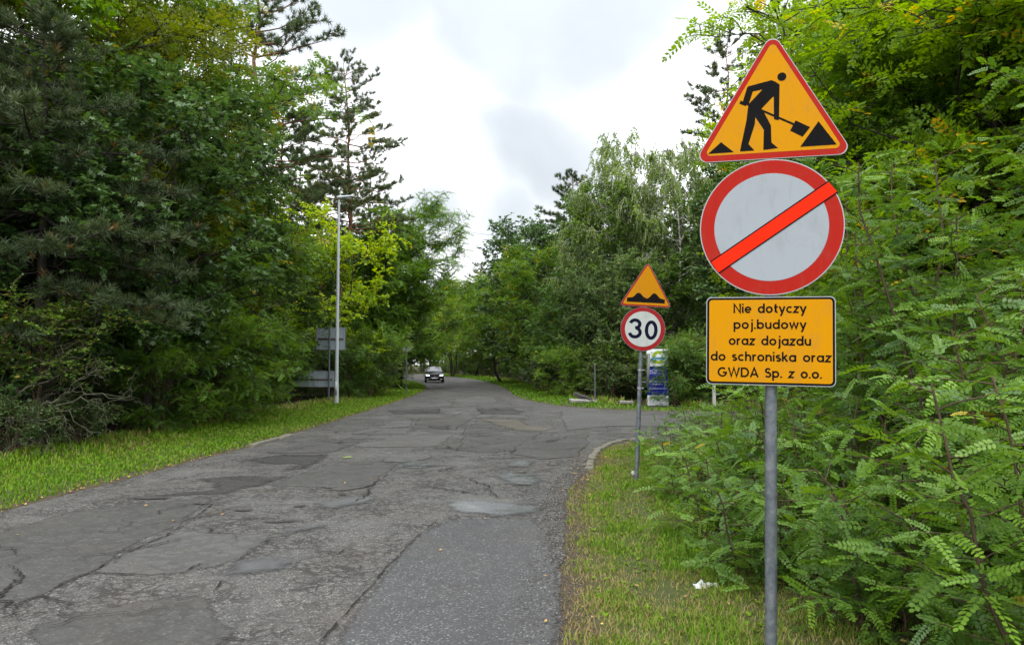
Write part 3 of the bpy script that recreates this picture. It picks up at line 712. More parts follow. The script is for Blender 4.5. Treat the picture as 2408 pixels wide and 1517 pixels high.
for i in range(190):                                          # wandering fine cracks all over the worn surface
    y0 = rk.uniform(4.2, 26) if i < 150 else rk.uniform(26, 45); x0 = rk.uniform(-5.2, .2); hd_ = rk.choice([0, 0, PI / 2, PI]) + rk.normal(0, .35); p = np.array([x0, y0]); pts = [p]
    for k in range(int(rk.uniform(12, 60))): hd_ += rk.normal(0, .05); hh_ = hd_ + rk.normal(0, .75); p = p + .05 * np.array([math.cos(hh_), math.sin(hh_)]); pts.append(p)
    pts = np.array(pts)
    if road_dist(pts).max() > -.1 or ((pts[:, 1] < 8.6) & (pts[:, 0] > -2.2)).any(): continue
    n_ = len(pts); w_ = np.clip((.0030 + .0035 * rk.uniform() + np.cumsum(rk.normal(0, .0009, n_))), .0012, .011) * np.sin(np.linspace(.15, PI - .1, n_)) * (1 + y0 * .05)
    nrm = np.gradient(pts, axis=0); nrm = norm(np.stack([-nrm[:, 1], nrm[:, 0]], 1)); g = Geo(); k = np.arange(n_ - 1); z = np.full(n_, .0150 + .00003 * i)
    g.add(np.vstack([np.column_stack([pts + nrm * w_[:, None], z]), np.column_stack([pts - nrm * w_[:, None], z])]), np.stack([k, k + 1, n_ + k + 1, n_ + k], 1)); g.obj('crack', mk, road)
mh = mat('pothole_dirt', .95, (.03, .026, .02)); t = NT(mh); ps = t.pos(); t.l(t.ramp(t.noise(ps, 60, 5, .8), [(.3, (.012, .011, .009)), (.55, (.040, .036, .031)), (.75, (.11, .10, .085))]), t.b.inputs['Base Color']); soft_edge(t, ps, .07, .07, freq=14)
for i, (x, y, sx, sy) in enumerate([(1495, 258, 40, 7), (1312, 310, 45, 8), (1060, 328, 55, 8), (1230, 378, 90, 7), (1130, 366, 60, 5), (1200, 466, 50, 10), (1080, 520, 40, 10), (2270, 165, 30, 4), (2235, 70, 30, 4), (1450, 840, 30, 40), (960, 700, 40, 12), (660, 275, 120, 8), (880, 300, 60, 6)]):
    patch(Z8([(x - sx, y), (x - sx * .4, y - sy), (x + sx * .6, y - sy * .7), (x + sx, y + sy * .3), (x + sx * .2, y + sy), (x - sx * .7, y + sy * .8)]), mh, 500 + i, .02, dz=.0125 + .0001 * i, name='pothole')
# spray paint marks
mpn = mat('fluorescent_yellow_paint', .8, (.17, .23, .06)); t = NT(mpn); soft_edge(t, t.pos(), .07, .05, freq=25)
patch(Z8([(1488, 104), (1490, 96), (1545, 91), (1548, 97)]), mpn, 300, .008, 'yellow green spray paint mark', dz=.0130, name='paint_mark')
patch(Z3([(1266, 217), (1272, 208), (1292, 207), (1288, 216)]), mpn, 301, .01, 'yellow green spray paint mark', dz=.0130, name='paint_mark')

# dirt and loose chippings along the asphalt edges ---------------------
def along(P, n, r, lo, hi):
    seg = np.linalg.norm(np.diff(P, axis=0), axis=1); c = np.concatenate([[0], np.cumsum(seg)])
    s = r.uniform(0, c[-1], n); k = np.clip(np.searchsorted(c, s) - 1, 0, len(seg) - 1); f = (s - c[k]) / seg[k]
    p = P[k] + (P[k + 1] - P[k]) * f[:, None]; d = norm(P[k + 1] - P[k]); nn = np.stack([d[:, 1], -d[:, 0]], 1)
    return p + nn * r.uniform(lo, hi, n)[:, None]
mst = mat('stone_chippings', .85, (.2, .19, .17)); t = NT(mst); a = t.n('ShaderNodeAttribute', attribute_name='tint').outputs['Fac']
t.l(t.ramp(a, [(0, (.03, .027, .022)), (.6, (.085, .078, .066)), (1, (.24, .23, .21))]), t.b.inputs['Base Color'])
r = np.random.default_rng(3); near = R1[(R1[:, 1] < 12.6)]
P = along(near, 9000, r, -.28, .22); P = P[(P[:, 1] > 3) & (P[:, 1] < 12.6)]
oc = np.array([(1, 0, 0), (0, 1, 0), (-1, 0, 0), (0, -1, 0), (0, 0, .7), (0, 0, -.6)], float)
of = np.array([(0, 1, 4), (1, 2, 4), (2, 3, 4), (3, 0, 4), (1, 0, 5), (2, 1, 5), (3, 2, 5), (0, 3, 5)])
g = Geo(); dd = road_dist(P); zz = np.where(dd < 0, .002, ground_h(P[:, 0], P[:, 1], dd))
bake(g, (oc, of), np.column_stack([P, zz + .003]), np.column_stack([r.normal(0, 1, (len(P), 2)), np.zeros(len(P))]), np.tile([0, 0, 1.], (len(P), 1)) + r.normal(0, .2, (len(P), 3)), r.uniform(.003, .011, len(P)), r.uniform(0, 1, len(P)) ** 1.5)
tag(g.obj('gravel', mst), 'loose stone chippings scattered along the right asphalt edge', 'gravel', kind='stuff')
mlf = mat('fallen_leaf', .8, (.3, .18, .05)); t = NT(mlf); a = t.n('ShaderNodeAttribute', attribute_name='tint').outputs['Fac']
t.l(t.ramp(a, [(0, (.13, .07, .03)), (.5, (.28, .16, .06)), (1, (.50, .33, .07))]), t.b.inputs['Base Color'])
P = np.vstack([along(near, 150, r, -.15, .35), along(LEFT[(LEFT[:, 1] < 40)], 1500, r, -.28, .05), along(R1[(R1[:, 1] > 11) & (R1[:, 0] < 5)], 260, r, -.35, .2), np.column_stack([r.uniform(.6, 2.6, 60), r.uniform(3.5, 11, 60)]), np.column_stack([r.uniform(-5, .5, 60), r.uniform(4, 30, 60)])])
P = P[P[:, 1] > 3]; dd = road_dist(P); g = Geo()
bake(g, TS, np.column_stack([P, np.where(dd < 0, .022, ground_h(P[:, 0], P[:, 1], dd) + .02)]), np.column_stack([r.normal(0, 1, (len(P), 2)), r.normal(0, .15, len(P))]), np.tile([0, 0, 1.], (len(P), 1)) + r.normal(0, .3, (len(P), 3)), r.uniform(.02, .05, len(P)), r.uniform(0, 1, len(P)))
tag(g.obj('leaf_litter', mlf), 'brown and yellow fallen leaves lying along both road edges', 'leaf litter', kind='stuff')

# kerbs -------------------------------------------------------------
mke = mat('weathered_concrete_kerb', .9, (.4, .38, .33)); t = NT(mke); oc_ = t.pos()
t.l(t.ramp(t.noise(oc_, 14, 6, .7), [(.25, (.05, .052, .03)), (.48, (.125, .118, .09)), (.75, (.22, .21, .17))]), t.b.inputs['Base Color']); t.bump(t.noise(oc_, 60, 5, .7), .5, .01)
def kerb(P, L_, wd, seed, label, hi=.075, name='kerb'):
    r = np.random.default_rng(seed); P = np.array(P); seg = np.linalg.norm(np.diff(P, axis=0), axis=1); c = np.concatenate([[0], np.cumsum(seg)])
    ro = empty(name, (P[0][0], P[0][1], 0)); tag(ro, label, 'kerb', kind='structure'); s = 0
    while s + .1 < c[-1]:
        l = L_ * r.uniform(.8, 1.15); m_ = min(s + l / 2, c[-1]); k = min(max(np.searchsorted(c, m_) - 1, 0), len(seg) - 1)
        p = P[k] + (P[k + 1] - P[k]) * (m_ - c[k]) / seg[k]; d = (P[k + 1] - P[k]) / seg[k]
        bm_l = (l - .045) / 2; x = [(-bm_l, 0), (bm_l, 0)]
        g = Geo(); W = wd * r.uniform(.85, 1.1) / 2; H = hi * r.uniform(.8, 1.15); cx = .018
        sec = [(-W, -.08), (W, -.08), (W, H - cx), (W - cx, H), (-W + cx, H), (-W, H - cx)]
        v = []
        for e, sh in ((-bm_l, .88), (-bm_l + .02, 1), (0, 1.0), (bm_l - .02, 1), (bm_l, .88)):
            for (a, b) in sec: v.append((e + r.normal(0, .004), a * sh + r.normal(0, .004), b * (sh if b > 0 else 1) + r.normal(0, .003)))
        f = [[i * 6 + j, i * 6 + (j + 1) % 6, (i + 1) * 6 + (j + 1) % 6, (i + 1) * 6 + j] for i in range(4) for j in range(6)]
        g.add(v, f); g.add(v[:6], [[0, 5, 2, 1], [5, 4, 3, 2]]); g.add(v[-6:], [[0, 1, 2, 5], [5, 2, 3, 4]])
        o = g.obj('kerb_stone', mke, ro); o.location = (p[0] - P[0][0], p[1] - P[0][1], 0); o.rotation_euler = (r.normal(0, .03), r.normal(0, .03), math.atan2(d[1], d[0]) + r.normal(0, .03))
        s += l
kc = [gnd(1385, 1108), gnd(1390, 1085), gnd(1403, 1064), gnd(1425, 1050), gnd(1450, 1041), gnd(1490, 1035), gnd(1530, 1033)]
kerb(crom(kc, 8), .42, .13, 1, 'pale curved kerb stones round the corner of the side road', .05)
kerb(crom([gnd(590, 1052), gnd(640, 1037), gnd(682, 1026)], 6), .9, .14, 2, 'short mossy kerb on the left road edge', .06)

# ------------------------------------------------------------------ grass
def blades(r, P, z, hgt, wid, tint, lean=.45):
    n = len(P); az = r.uniform(0, 6.283, n); ln = r.uniform(.1, lean, n) * hgt * 1.4; fx = np.stack([np.cos(az), np.sin(az)], 1)
    sd_ = np.stack([-fx[:, 1], fx[:, 0]], 1) * (wid / 2)[:, None]
    b0 = np.column_stack([P - sd_, z]); b1 = np.column_stack([P + sd_, z]); m_ = P + fx * (ln * .35)[:, None]; zm = z + hgt * .6
    m0 = np.column_stack([m_ - sd_ * .8, zm]); m1 = np.column_stack([m_ + sd_ * .8, zm]); tp = np.column_stack([P + fx * ln[:, None], z + hgt * r.uniform(.75, 1, n)])
    v = np.stack([b0, b1, m1, m0, tp], 1).reshape(-1, 3); k = (np.arange(n) * 5)[:, None]
    g = Geo(); g.add(v, np.concatenate([k + [[0, 1, 2]], k + [[0, 2, 3]], k + [[3, 2, 4]]]), np.repeat(tint, 5)); return g
def grass_mat(name, stops, tr=.35):
    m = mat(name, .7, (.1, .2, .03), 0, .15); t = NT(m); a = t.n('ShaderNodeAttribute', attribute_name='tint').outputs['Fac']; col = t.ramp(a, stops); t.l(col, t.b.inputs['Base Color'])
    x = t.n('ShaderNodeBsdfTranslucent'); t.l(col, x.inputs['Color']); mx = t.n('ShaderNodeMixShader'); mx.inputs[0].default_value = tr
    t.l(t.b.outputs[0], mx.inputs[1]); t.l(x.outputs[0], mx.inputs[2]); t.l(mx.outputs[0], t.o.inputs[0]); return m
GM = grass_mat('verge_grass', [(0, (.030, .085, .004)), (.5, (.105, .225, .010)), (.72, (.165, .27, .018)), (.84, (.20, .19, .055)), (1, (.30, .23, .095))])
def field(r, x0, x1, y0, y1, n, keep):
    P = np.column_stack([r.uniform(x0, x1, n), y0 * (y1 / y0) ** r.uniform(0, 1, n)]); d = road_dist(P); k = keep(P, d); return P[k], d[k]
r = np.random.default_rng(21)
# right verge: short, patchy, partly dry
P, d = field(r, .2, 3.6, 2.7, 17.5, 170000, lambda P, d: (d > .03) & (r.uniform(0, 1, len(d)) < np.clip((d + .05) / .28, .10, 1)) & (P[:, 0] < 2.9))
cl = lump(P[:, 0] * 1.6, P[:, 1] * 1.1) + lump(P[:, 0] * 4.3 + 3, P[:, 1] * 3.1); k = r.uniform(0, 1, len(P)) < np.clip(.80 + cl * .6, .22, 1); P, d, cl = P[k], d[k], cl[k]
dry = np.clip(.68 - .28 * cl + r.normal(0, .20, len(P)) + .22 * np.clip(1 - d / .5, 0, 1) + .12 * (P[:, 1] < 6), 0, 1)
hg = r.uniform(.018, .058, len(P)) * (1 + .7 * np.clip(cl, -.5, 1)) * (1 + .6 * (r.uniform(0, 1, len(P)) > .96))
tag(blades(r, P, ground_h(P[:, 0], P[:, 1], d) - .004, hg, (.0042 + .0013 * P[:, 1] / 3), dry, .9).obj('grass_verge', GM), 'short patchy green and straw coloured grass right of the road', 'grass', kind='stuff')
# left verge: lush and bright
def keepL(P, d): return (d > .04) & (P[:, 0] < -5) & (d < 3.4 + .6 * lump(P[:, 0], P[:, 1] * .3)) & (r.uniform(0, 1, len(d)) < np.clip((d + .03) / .3, .1, 1))
P, d = field(r, -13, -5, 6.5, 75, 150000, keepL)
cl = lump(P[:, 0] * 1.2, P[:, 1] * .5); tall = np.clip((d - 1.5) / 1.2, 0, 1)
ti = np.clip(.60 + .10 * cl + r.normal(0, .13, len(P)) + .42 * tall * (r.uniform(0, 1, len(P)) > .45) * np.clip(.6 + cl, 0, 1), 0, 1)
hg = r.uniform(.03, .070, len(P)) * (1 + 3.2 * tall * r.uniform(.2, 1.1, len(P)))
tag(blades(r, P, ground_h(P[:, 0], P[:, 1], d) - .005, hg, .007 + .0012 * P[:, 1], ti, .6).obj('grass_verge', GM), 'bright green grass verge left of the road, taller by the woods', 'grass', kind='stuff')
# far right verge
def keepR(P, d): return (d > .04) & ~((np.abs(P[:, 0] - 5.8) < .75) & (P[:, 1] < 30.2) & (P[:, 1] > 28.3)) & (P[:, 1] > 26.5) & (d < 3.3 + .6 * lump(P[:, 0], P[:, 1] * .3)) & (P[:, 0] > R2x(P[:, 1]))
def R2x(y): o = R2[np.argsort(R2[:, 1])]; return np.interp(y, o[:, 1], o[:, 0])
P, d = field(r, -22, 20, 26.5, 125, 90000, keepR)
cl = lump(P[:, 0] * .8, P[:, 1] * .4); tall = np.clip((d - 1.3) / 1.4, 0, 1)
ti = np.clip(.45 + .12 * cl + r.normal(0, .13, len(P)) + .4 * tall * (r.uniform(0, 1, len(P)) > .4), 0, 1)
hg = r.uniform(.06, .12, len(P)) * (1 + 2.4 * tall * r.uniform(.2, 1.1, len(P)))
tag(blades(r, P, ground_h(P[:, 0], P[:, 1], d) - .005, hg, .006 + .0017 * P[:, 1], ti, .6).obj('grass_verge', GM), 'sunlit green grass strip beyond the side road junction', 'grass', kind='stuff')
# broad-leaved weeds in the near verge
P = np.column_stack([r.uniform(.6, 2.4, 420), r.uniform(3.0, 13, 420)]); d = road_dist(P); P = P[d > .2]; g = Geo(); O, D_, U_, S_, T_ = [], [], [], [], []
for p in P:
    for k in range(r.integers(5, 9)):
        a = r.uniform(0, 6.28); O.append((p[0], p[1], float(ground_h(p[:1], p[1:])[0]) + .005)); D_.append((math.cos(a), math.sin(a), r.uniform(.3, 1.1))); U_.append((0, 0, 1)); S_.append(r.uniform(.015, .045)); T_.append(r.uniform(.5, .75))
bake(g, TS, *map(np.array, (O, D_, U_, S_, T_))); tag(g.obj('verge_weeds', GM), 'small broad leaved weeds dotted through the right verge', 'weeds', kind='stuff')
# ------------------------------------------------------------------ signs, lamp, posts
galv = mat('galvanised_steel', .55, (.30, .32, .34), .35, .5); t = NT(galv); oc_ = t.objc()
t.l(t.ramp(t.noise(oc_, 14, 8, .75, .4), [(.32, (.055, .065, .075)), (.5, (.11, .125, .14)), (.68, (.19, .205, .215))]), t.b.inputs['Base Color'])
t.l(t.rng(t.noise(oc_, 30, 3), .3, .7, .42, .65), t.b.inputs['Roughness'])
alu = mat('aluminium_edge', .45, (.28, .29, .30), .4)
def printed(name, col, rough=.42, grime=.20, dark=(.10, .09, .07)):
    m = mat(name, rough, col, 0, .5); t = NT(m); oc_ = t.objc()
    mpz = t.n('ShaderNodeMapping'); mpz.inputs['Scale'].default_value = (1, 1, .22); t.l(oc_, mpz.inputs[0]); f = t.m('ADD', t.rng(t.noise(oc_, 5, 7, .7, .3), .5, .8, 0, grime), t.rng(t.noise(mpz.outputs[0], 22, 5, .7), .52, .8, 0, grime)); t.l(t.mix(f, col, dark), t.b.inputs['Base Color'])
    t.b.inputs['Specular IOR Level'].default_value = .06; return m
YEL = printed('yellow_orange_film', (.47, .205, .0004)); RED = printed('red_film', (.31, .013, .007)); WHT = printed('white_film', (.27, .30, .325)); BLK = printed('black_film', (.004, .0035, .004), .6, .02)
ORA = printed('fluorescent_orange_tape', (.88, .018, .002), .5, .03); NAVY = printed('dark_blue_digit_film', (.004, .004, .018), .6, .02)
YEL2 = printed('weathered_yellow_film', (.40, .165, .001), .5, .25); RED2 = printed('weathered_red_film', (.24, .012, .014), .5, .22); WHT2 = printed('weathered_white_film', (.36, .385, .375), .5, .30, (.12, .13, .09))

def stroke(g, pts, w_, y, closed=False):
    """flat stroke of constant width along pts (x,z) on plane y"""
    p = np.array(pts, float); n = len(p)
    if closed: d0 = p - np.roll(p, 1, 0); d1 = np.roll(p, -1, 0) - p
    else: d0 = np.vstack([p[1] - p[0], p[1:] - p[:-1]]); d1 = np.vstack([p[1:] - p[:-1], p[-1] - p[-2]])
    d0, d1 = norm(d0), norm(d1); m_ = norm(d0 + d1); nn = np.stack([-m_[:, 1], m_[:, 0]], 1)
    c = np.clip((m_ * d0).sum(1), .45, 1)[:, None]; a = p + nn * w_ / 2 / c; b = p - nn * w_ / 2 / c
    k = np.arange(n if closed else n - 1); k1 = (k + 1) % n
    v = np.vstack([a, b]); g.add(np.column_stack([v[:, 0], np.full(2 * n, y), v[:, 1]]), np.stack([k, k1, n + k1, n + k], 1))
def arc(cx, cz, rx, rz, a0, a1, n=14): return [(cx + rx * math.cos(math.radians(a0 + (a1 - a0) * i / n)), cz + rz * math.sin(math.radians(a0 + (a1 - a0) * i / n))) for i in range(n + 1)]
X1 = .89; X0 = .11; xm = .5; rr_ = .39
O_ = arc(.5, .5, .39, .39, 0, 360, 22)[:-1]
GL = {  # strokes (closed flag by 'c'), width
 'o': ([('c', O_)], 1.0), 'a': ([('c', O_), ('', [(.89, 0), (.89, 1)])], 1.0), 'd': ([('c', O_), ('', [(.89, 0), (.89, 1.45)])], 1.0), 'b': ([('c', O_), ('', [(.11, 0), (.11, 1.45)])], 1.0), 'p': ([('c', O_), ('', [(.11, -.45), (.11, 1)])], 1.0),
 'e': ([('', [(.11, .5), (.86, .5)] + arc(.5, .5, .39, .39, 8, 318, 18)[1:])], 1.0), 'c': ([('', arc(.5, .5, .39, .39, 48, 312, 16))], .86),
 'i': ([('', [(.11, 0), (.11, 1)]), ('', [(.11, 1.2), (.11, 1.42)])], .22), 'j': ([('', [(.31, 1), (.31, -.22)] + arc(.09, -.2, .22, .2, 0, -80, 5)), ('', [(.31, 1.2), (.31, 1.42)])], .42),
 'n': ([('', [(.11, 0), (.11, 1)]), ('', arc(.44, .56, .33, .33, 180, 0, 12) + [(.77, 0)])], .88), 'h': ([('', [(.11, 0), (.11, 1.45)]), ('', arc(.44, .56, .33, .33, 180, 0, 12) + [(.77, 0)])], .88),
 'u': ([('', [(.11, 1)] + arc(.44, .44, .33, .33, 180, 360, 12) + [(.77, 1)]), ('', [(.77, 0), (.77, .6)])], .88), 'r': ([('', [(.11, 0), (.11, 1)]), ('', arc(.44, .56, .33, .33, 180, 75, 8))], .55),
 't': ([('', [(.26, 1.36), (.26, .3)] + arc(.48, .3, .22, .19, 180, 285, 6)), ('', [(.02, .9), (.56, .9)])], .58), 'k': ([('', [(.11, 0), (.11, 1.45)]), ('', [(.15, .45), (.70, 1)]), ('', [(.33, .6), (.76, 0)])], .82),
 'z': ([('', [(.05, .9), (.70, .9), (.07, .1), (.75, .1)])], .78), 's': ([('', arc(.38, .72, .25, .18, 35, 270, 8) + arc(.38, .30, .27, .20, 90, -150, 9))], .72),
 'y': ([('', [(.07, 1), (.44, .1)]), ('', [(.82, 1), (.40, -.15), (.22, -.45)])], .88), 'w': ([('', [(.07, 1), (.35, .1), (.64, .95), (.93, .1), (1.21, 1)])], 1.28), '.': ([('', [(.12, 0), (.12, .22)])], .24),
 'N': ([('', [(.11, 0), (.11, 1.36), (.99, .07), (.99, 1.43)])], 1.1), 'S': ([('', arc(.45, 1.03, .33, .29, 30, 270, 10) + arc(.45, .42, .36, .32, 90, -150, 11))], .9),
 'G': ([('', arc(.68, .71, .60, .61, 48, 352, 22) + [(1.26, .64), (.74, .64)])], 1.38), 'W': ([('', [(.08, 1.43), (.48, .08), (.87, 1.38), (1.26, .08), (1.66, 1.43)])], 1.74),
 'D': ([('c', [(.11, .11), (.55, .11)] + arc(.55, .715, .55, .605, -80, 80, 14) + [(.55, 1.32), (.11, 1.32)])], 1.2), 'A': ([('', [(.08, 0), (.62, 1.38), (1.16, 0)]), ('', [(.3, .42), (.94, .42)])], 1.24), ' ': ([], .62),
 'C': ([('', arc(.68, .71, .60, .61, 48, 312, 22))], 1.2), 'Z': ([('', [(.05, 1.32), (.95, 1.32), (.08, .11), (1., .11)])], 1.05), 'Y': ([('', [(.05, 1.43), (.55, .7), (1.05, 1.43)]), ('', [(.55, .7), (.55, 0)])], 1.1),
 'L': ([('', [(.11, 1.43), (.11, .11), (.8, .11)])], .85), 'I': ([('', [(.11, 0), (.11, 1.43)])], .24), 'E': ([('', [(.85, 1.32), (.11, 1.32), (.11, .11), (.85, .11)]), ('', [(.11, .72), (.75, .72)])], .9),
 'K': ([('', [(.11, 0), (.11, 1.43)]), ('', [(.15, .6), (.9, 1.43)]), ('', [(.4, .85), (.98, 0)])], 1.0), 'O': ([('c', arc(.7, .71, .6, .61, 0, 360, 22)[:-1])], 1.4), 'M': ([('', [(.11, 0), (.11, 1.38), (.65, .5), (1.19, 1.38), (1.19, 0)])], 1.3),
 'P': ([('', [(.11, 0), (.11, 1.32), (.55, 1.32)] + arc(.55, .97, .32, .35, 90, -90, 8) + [(.11, .62)])], .95), 'T': ([('', [(.05, 1.32), (1.0, 1.32)]), ('', [(.52, 1.3), (.52, 0)])], 1.05),
}
def lettering(text, x0, x1, base, xh, y, name, m, parent, wf=.26, gap=.17):
    adv = sum(GL[c][1] + gap for c in text) - gap; sx = (x1 - x0) / adv; g = Geo(); x = 0; q = 0
    for c in text:
        for (fl, P) in GL[c][0]:
            q += 1; P = [((px + x) * sx + x0, pz * xh + base) for px, pz in P]
            if fl != 'c' or P: stroke(g, P, wf * xh, y - .00012 * (q % 4), fl == 'c')
        x += GL[c][1] + gap
    return g.obj(name, m, parent)
def flipx(poly): return poly
def panel(parent, poly, name, th=.003, lip=.022, back=galv, rimw=1.0, y=0):
    """metal sign plate with a folded edge"""
    g = Geo(); prism(g, poly, y, y + lip); return g.obj(name, back, parent)

# --- near sign post -------------------------------------------------
nd = 4.32; base_n = at(1812, 1500, nd)
post = empty('sign_post', (base_n.x, nd, 0), math.radians(-17.5), 0, math.radians(1.05))
tag(post, 'tall grey steel post in the foreground carrying three road work plates', 'sign post')
g = Geo(); tube(g, [(0, 0, -.3), (0, 0, 1.5), (0, 0, 3.30)], .0335, 20, cap=True); g.obj('pole', galv, post, True)
PXM = F / nd
def LX(zx): return (zx - 423) / 1.1486 * .6825 / PXM / 1.055
def LZ(zy): return EYE + (857 - (80 + zy / 1.1486) * .6825) / PXM / .9985
def zp(P): return [(LX(a), LZ(b)) for a, b in P]
YF = -.062     # face plane
def sign_thing(name, label, cat, parent_post):
    o = empty(name, parent_post.location); o.rotation_euler = parent_post.rotation_euler; tag(o, label, cat); return o
# work triangle
s1 = sign_thing('warning_sign', 'yellow triangle with red edge and black digging worker, topmost foreground plate', 'road sign', post)
tipv, blv, brv = zp([(428, 30), (108, 542), (739, 543)])
tri_o = rtri(tipv, blv, brv, .045); prism(Geo(), tri_o, 0, 1)
g = Geo(); prism(g, tri_o, YF, YF + .022); g.obj('plate', alu, s1)
cx_, cz_ = LX(424), LZ(370)
def shrink(P, f, c=(cx_, cz_)): return [(c[0] + (a - c[0]) * f, c[1] + (b - c[1]) * f) for a, b in P]
g = Geo(); sheet(g, shrink(tri_o, .986), YF - .0008); g.obj('red_border', RED, s1)
tin = rtri(*zp([(429, 70), (152, 516), (697, 517)]), .022)
g = Geo(); sheet(g, tin, YF - .0016); g.obj('yellow_face', YEL, s1)
g = Geo(); k = 0
for P in ([(330, 245), (424, 228), (440, 236), (456, 248), (453, 282), (425, 300), (385, 340), (388, 352), (362, 366), (330, 345), (332, 318), (388, 263), (346, 268), (333, 268)],
          [(328, 247), (352, 262), (333, 320), (308, 310)], [(436, 240), (456, 248), (454, 375), (453, 392), (434, 386), (433, 290)],
          [(330, 335), (362, 350), (358, 400), (333, 478), (357, 506), (299, 506), (302, 488), (325, 380)], [(354, 362), (388, 342), (398, 362), (422, 410), (424, 478), (450, 502), (392, 506), (394, 425)],
          [(296, 312), (301, 300), (328, 314), (322, 324)], [(318, 316), (322, 309), (522, 413), (518, 420)], [(518, 397), (574, 428), (545, 464), (497, 436)], [(606, 407), (674, 503), (536, 503)], [(222, 463), (274, 507), (169, 507)]):
    sheet(g, zp(P), YF - .0022 - .0001 * k); k += 1
sheet(g, [(LX(465) + .0245 * math.cos(a), LZ(218) + .0245 * math.sin(a)) for a in np.linspace(0, 6.28, 28)[:-1]], YF - .0034)
g.obj('worker_symbol', BLK, s1)
# prohibition circle crossed by tape
s2 = sign_thing('prohibition_sign', 'large white disc with red ring crossed by a bright orange strip', 'road sign', post)
ccx, ccz = LX(420), LZ(813); cr = .397
g = Geo(); prism(g, circ(ccx, ccz, cr, 72), YF, YF + .022); g.obj('plate', alu, s2, False)
g = Geo(); sheet(g, circ(ccx, ccz, cr * .985, 72), YF - .0008); g.obj('red_ring', RED, s2)
g = Geo(); sheet(g, circ(ccx, ccz, .314, 72), YF - .0016); g.obj('white_face', WHT, s2)
g = Geo(); sheet(g, zp([(180, 943), (640, 643), (678, 690), (215, 993)]), YF - .0042); g.obj('strip_edge', BLK, s2)
g = Geo(); sheet(g, zp([(184, 947), (643, 648), (674, 686), (213, 988)]), YF - .0048); g.obj('orange_strip', ORA, s2)
# text plate
s3 = sign_thing('text_sign', 'yellow rectangular plate with five lines of black text under the crossed disc', 'road sign', post)
def TX(x): return LX(((2400 + x / 4.2135) - 2300) * 1.1486)
def TZ(y): return LZ(((1000 + y / 4.2135) - 80) * 1.1486)
tcx, tcz = TX(1105), TZ(744); tw, th_ = TX(2026) - TX(178), TZ(106) - TZ(1372)
g = Geo(); prism(g, rrect(tcx, tcz, tw, th_, .030), YF, YF + .022); g.obj('plate', alu, s3)
g = Geo(); sheet(g, rrect(tcx, tcz, tw - .010, th_ - .010, .027), YF - .0008); g.obj('black_border', BLK, s3)
g = Geo(); sheet(g, rrect(tcx, tcz, tw - .034, th_ - .034, .018), YF - .0016); g.obj('yellow_face', YEL, s3)
for (tx, a, b, bl) in (('Nie dotyczy', 585, 1622, 344), ('poj.budowy', 587, 1622, 572), ('oraz dojazdu', 517, 1686, 805), ('do schroniska oraz', 250, 1960, 1034), ('GWDA Sp. z o.o.', 357, 1834, 1264)):
    lettering(tx, TX(a), TX(b), TZ(bl), (TZ(0) - TZ(95)), YF - .0022, 'lettering', BLK, s3)
for z in (LZ(150), LZ(480), LZ(650), LZ(980), LZ(1150), LZ(1350)):
    g = Geo(); tube(g, [(0, 0, z - .014), (0, 0, z + .014)], .038, 16, cap=True); box(g, -.02, .02, -.040, -.034, z - .014, z + .014); g.obj('clamp', galv, post)

# --- 30 km/h post ---------------------------------------------------
fd = 10.7; bf = at(1496, 1120, fd)
post2 = empty('sign_post', (bf.x, fd, 0), math.radians(-8), 0, math.radians(2.6))
tag(post2, 'slim leaning steel post at the verge carrying the round 30 sign', 'sign post')
g = Geo(); tube(g, [(0, 0, -.2), (0, 0, 1.5), (0, 0, 2.95)], .032, 14, cap=True); g.obj('pole', galv, post2, True)
for z in (1.36, 1.62):
    g = Geo(); tube(g, [(0, 0, z - .013), (0, 0, z + .013)], .039, 12, cap=True); box(g, .03, .06, -.02, .02, z - .01, z + .01); g.obj('clamp', alu, post2)
PF = F / fd * 2.617 / .6825      # zoom px per metre
def FX(x): return (x - 287) / PF / 1.01 + .012
def FZ(y): return EYE + (857 - (880 + y / 2.617) * .6825) * fd / F
def fp(P): return [(FX(a), FZ(b)) for a, b in P]
YB = -.058
s4 = sign_thing('warning_sign', 'yellow triangle with red edge and two black bumps above the 30 sign', 'road sign', post2)
P = rtri(*fp([(313, 55), (64, 461), (538, 468)]), .036); g = Geo(); prism(g, P, YB, YB + .02); g.obj('plate', galv, s4)
g = Geo(); sheet(g, shrink(P, .982, (FX(302), FZ(330))), YB - .0008); g.obj('red_border', RED2, s4)
g = Geo(); sheet(g, rtri(*fp([(314, 84), (93, 444), (516, 453)]), .018), YB - .0016); g.obj('yellow_face', YEL2, s4)
hump = [(135, 424), (135, 386), (172, 384)] + [(x, 386 - 45 * math.exp(-abs((x - 238) / 38) ** 2.5)) for x in range(184, 305, 8)] + [(x, 390 - 48 * math.exp(-abs((x - 379) / 38) ** 2.5)) for x in range(308, 444, 8)] + [(474, 396), (474, 431)]
g = Geo(); sheet(g, fp(hump), YB - .0024); g.obj('bump_symbol', BLK, s4)
s5 = sign_thing('speed_limit_sign', 'round white sign with red ring and dark number 30', 'road sign', post2)
c5 = (FX(287), FZ(665)); g = Geo(); prism(g, circ(*c5, .318, 56), YB, YB + .02); g.obj('plate', galv, s5)
g = Geo(); sheet(g, circ(*c5, .312, 56), YB - .0008); g.obj('red_ring', RED2, s5)
g = Geo(); sheet(g, circ(*c5, .254, 56), YB - .0016); g.obj('white_face', WHT2, s5)
g = Geo(); wd = 30 / PF
three = arc(222, 618, 38, 33, 165, -70, 12) + [(226, 655)] 
def zc(P): return [(FX(a), FZ(2 * 660 - b) if False else FZ(b)) for a, b in P]
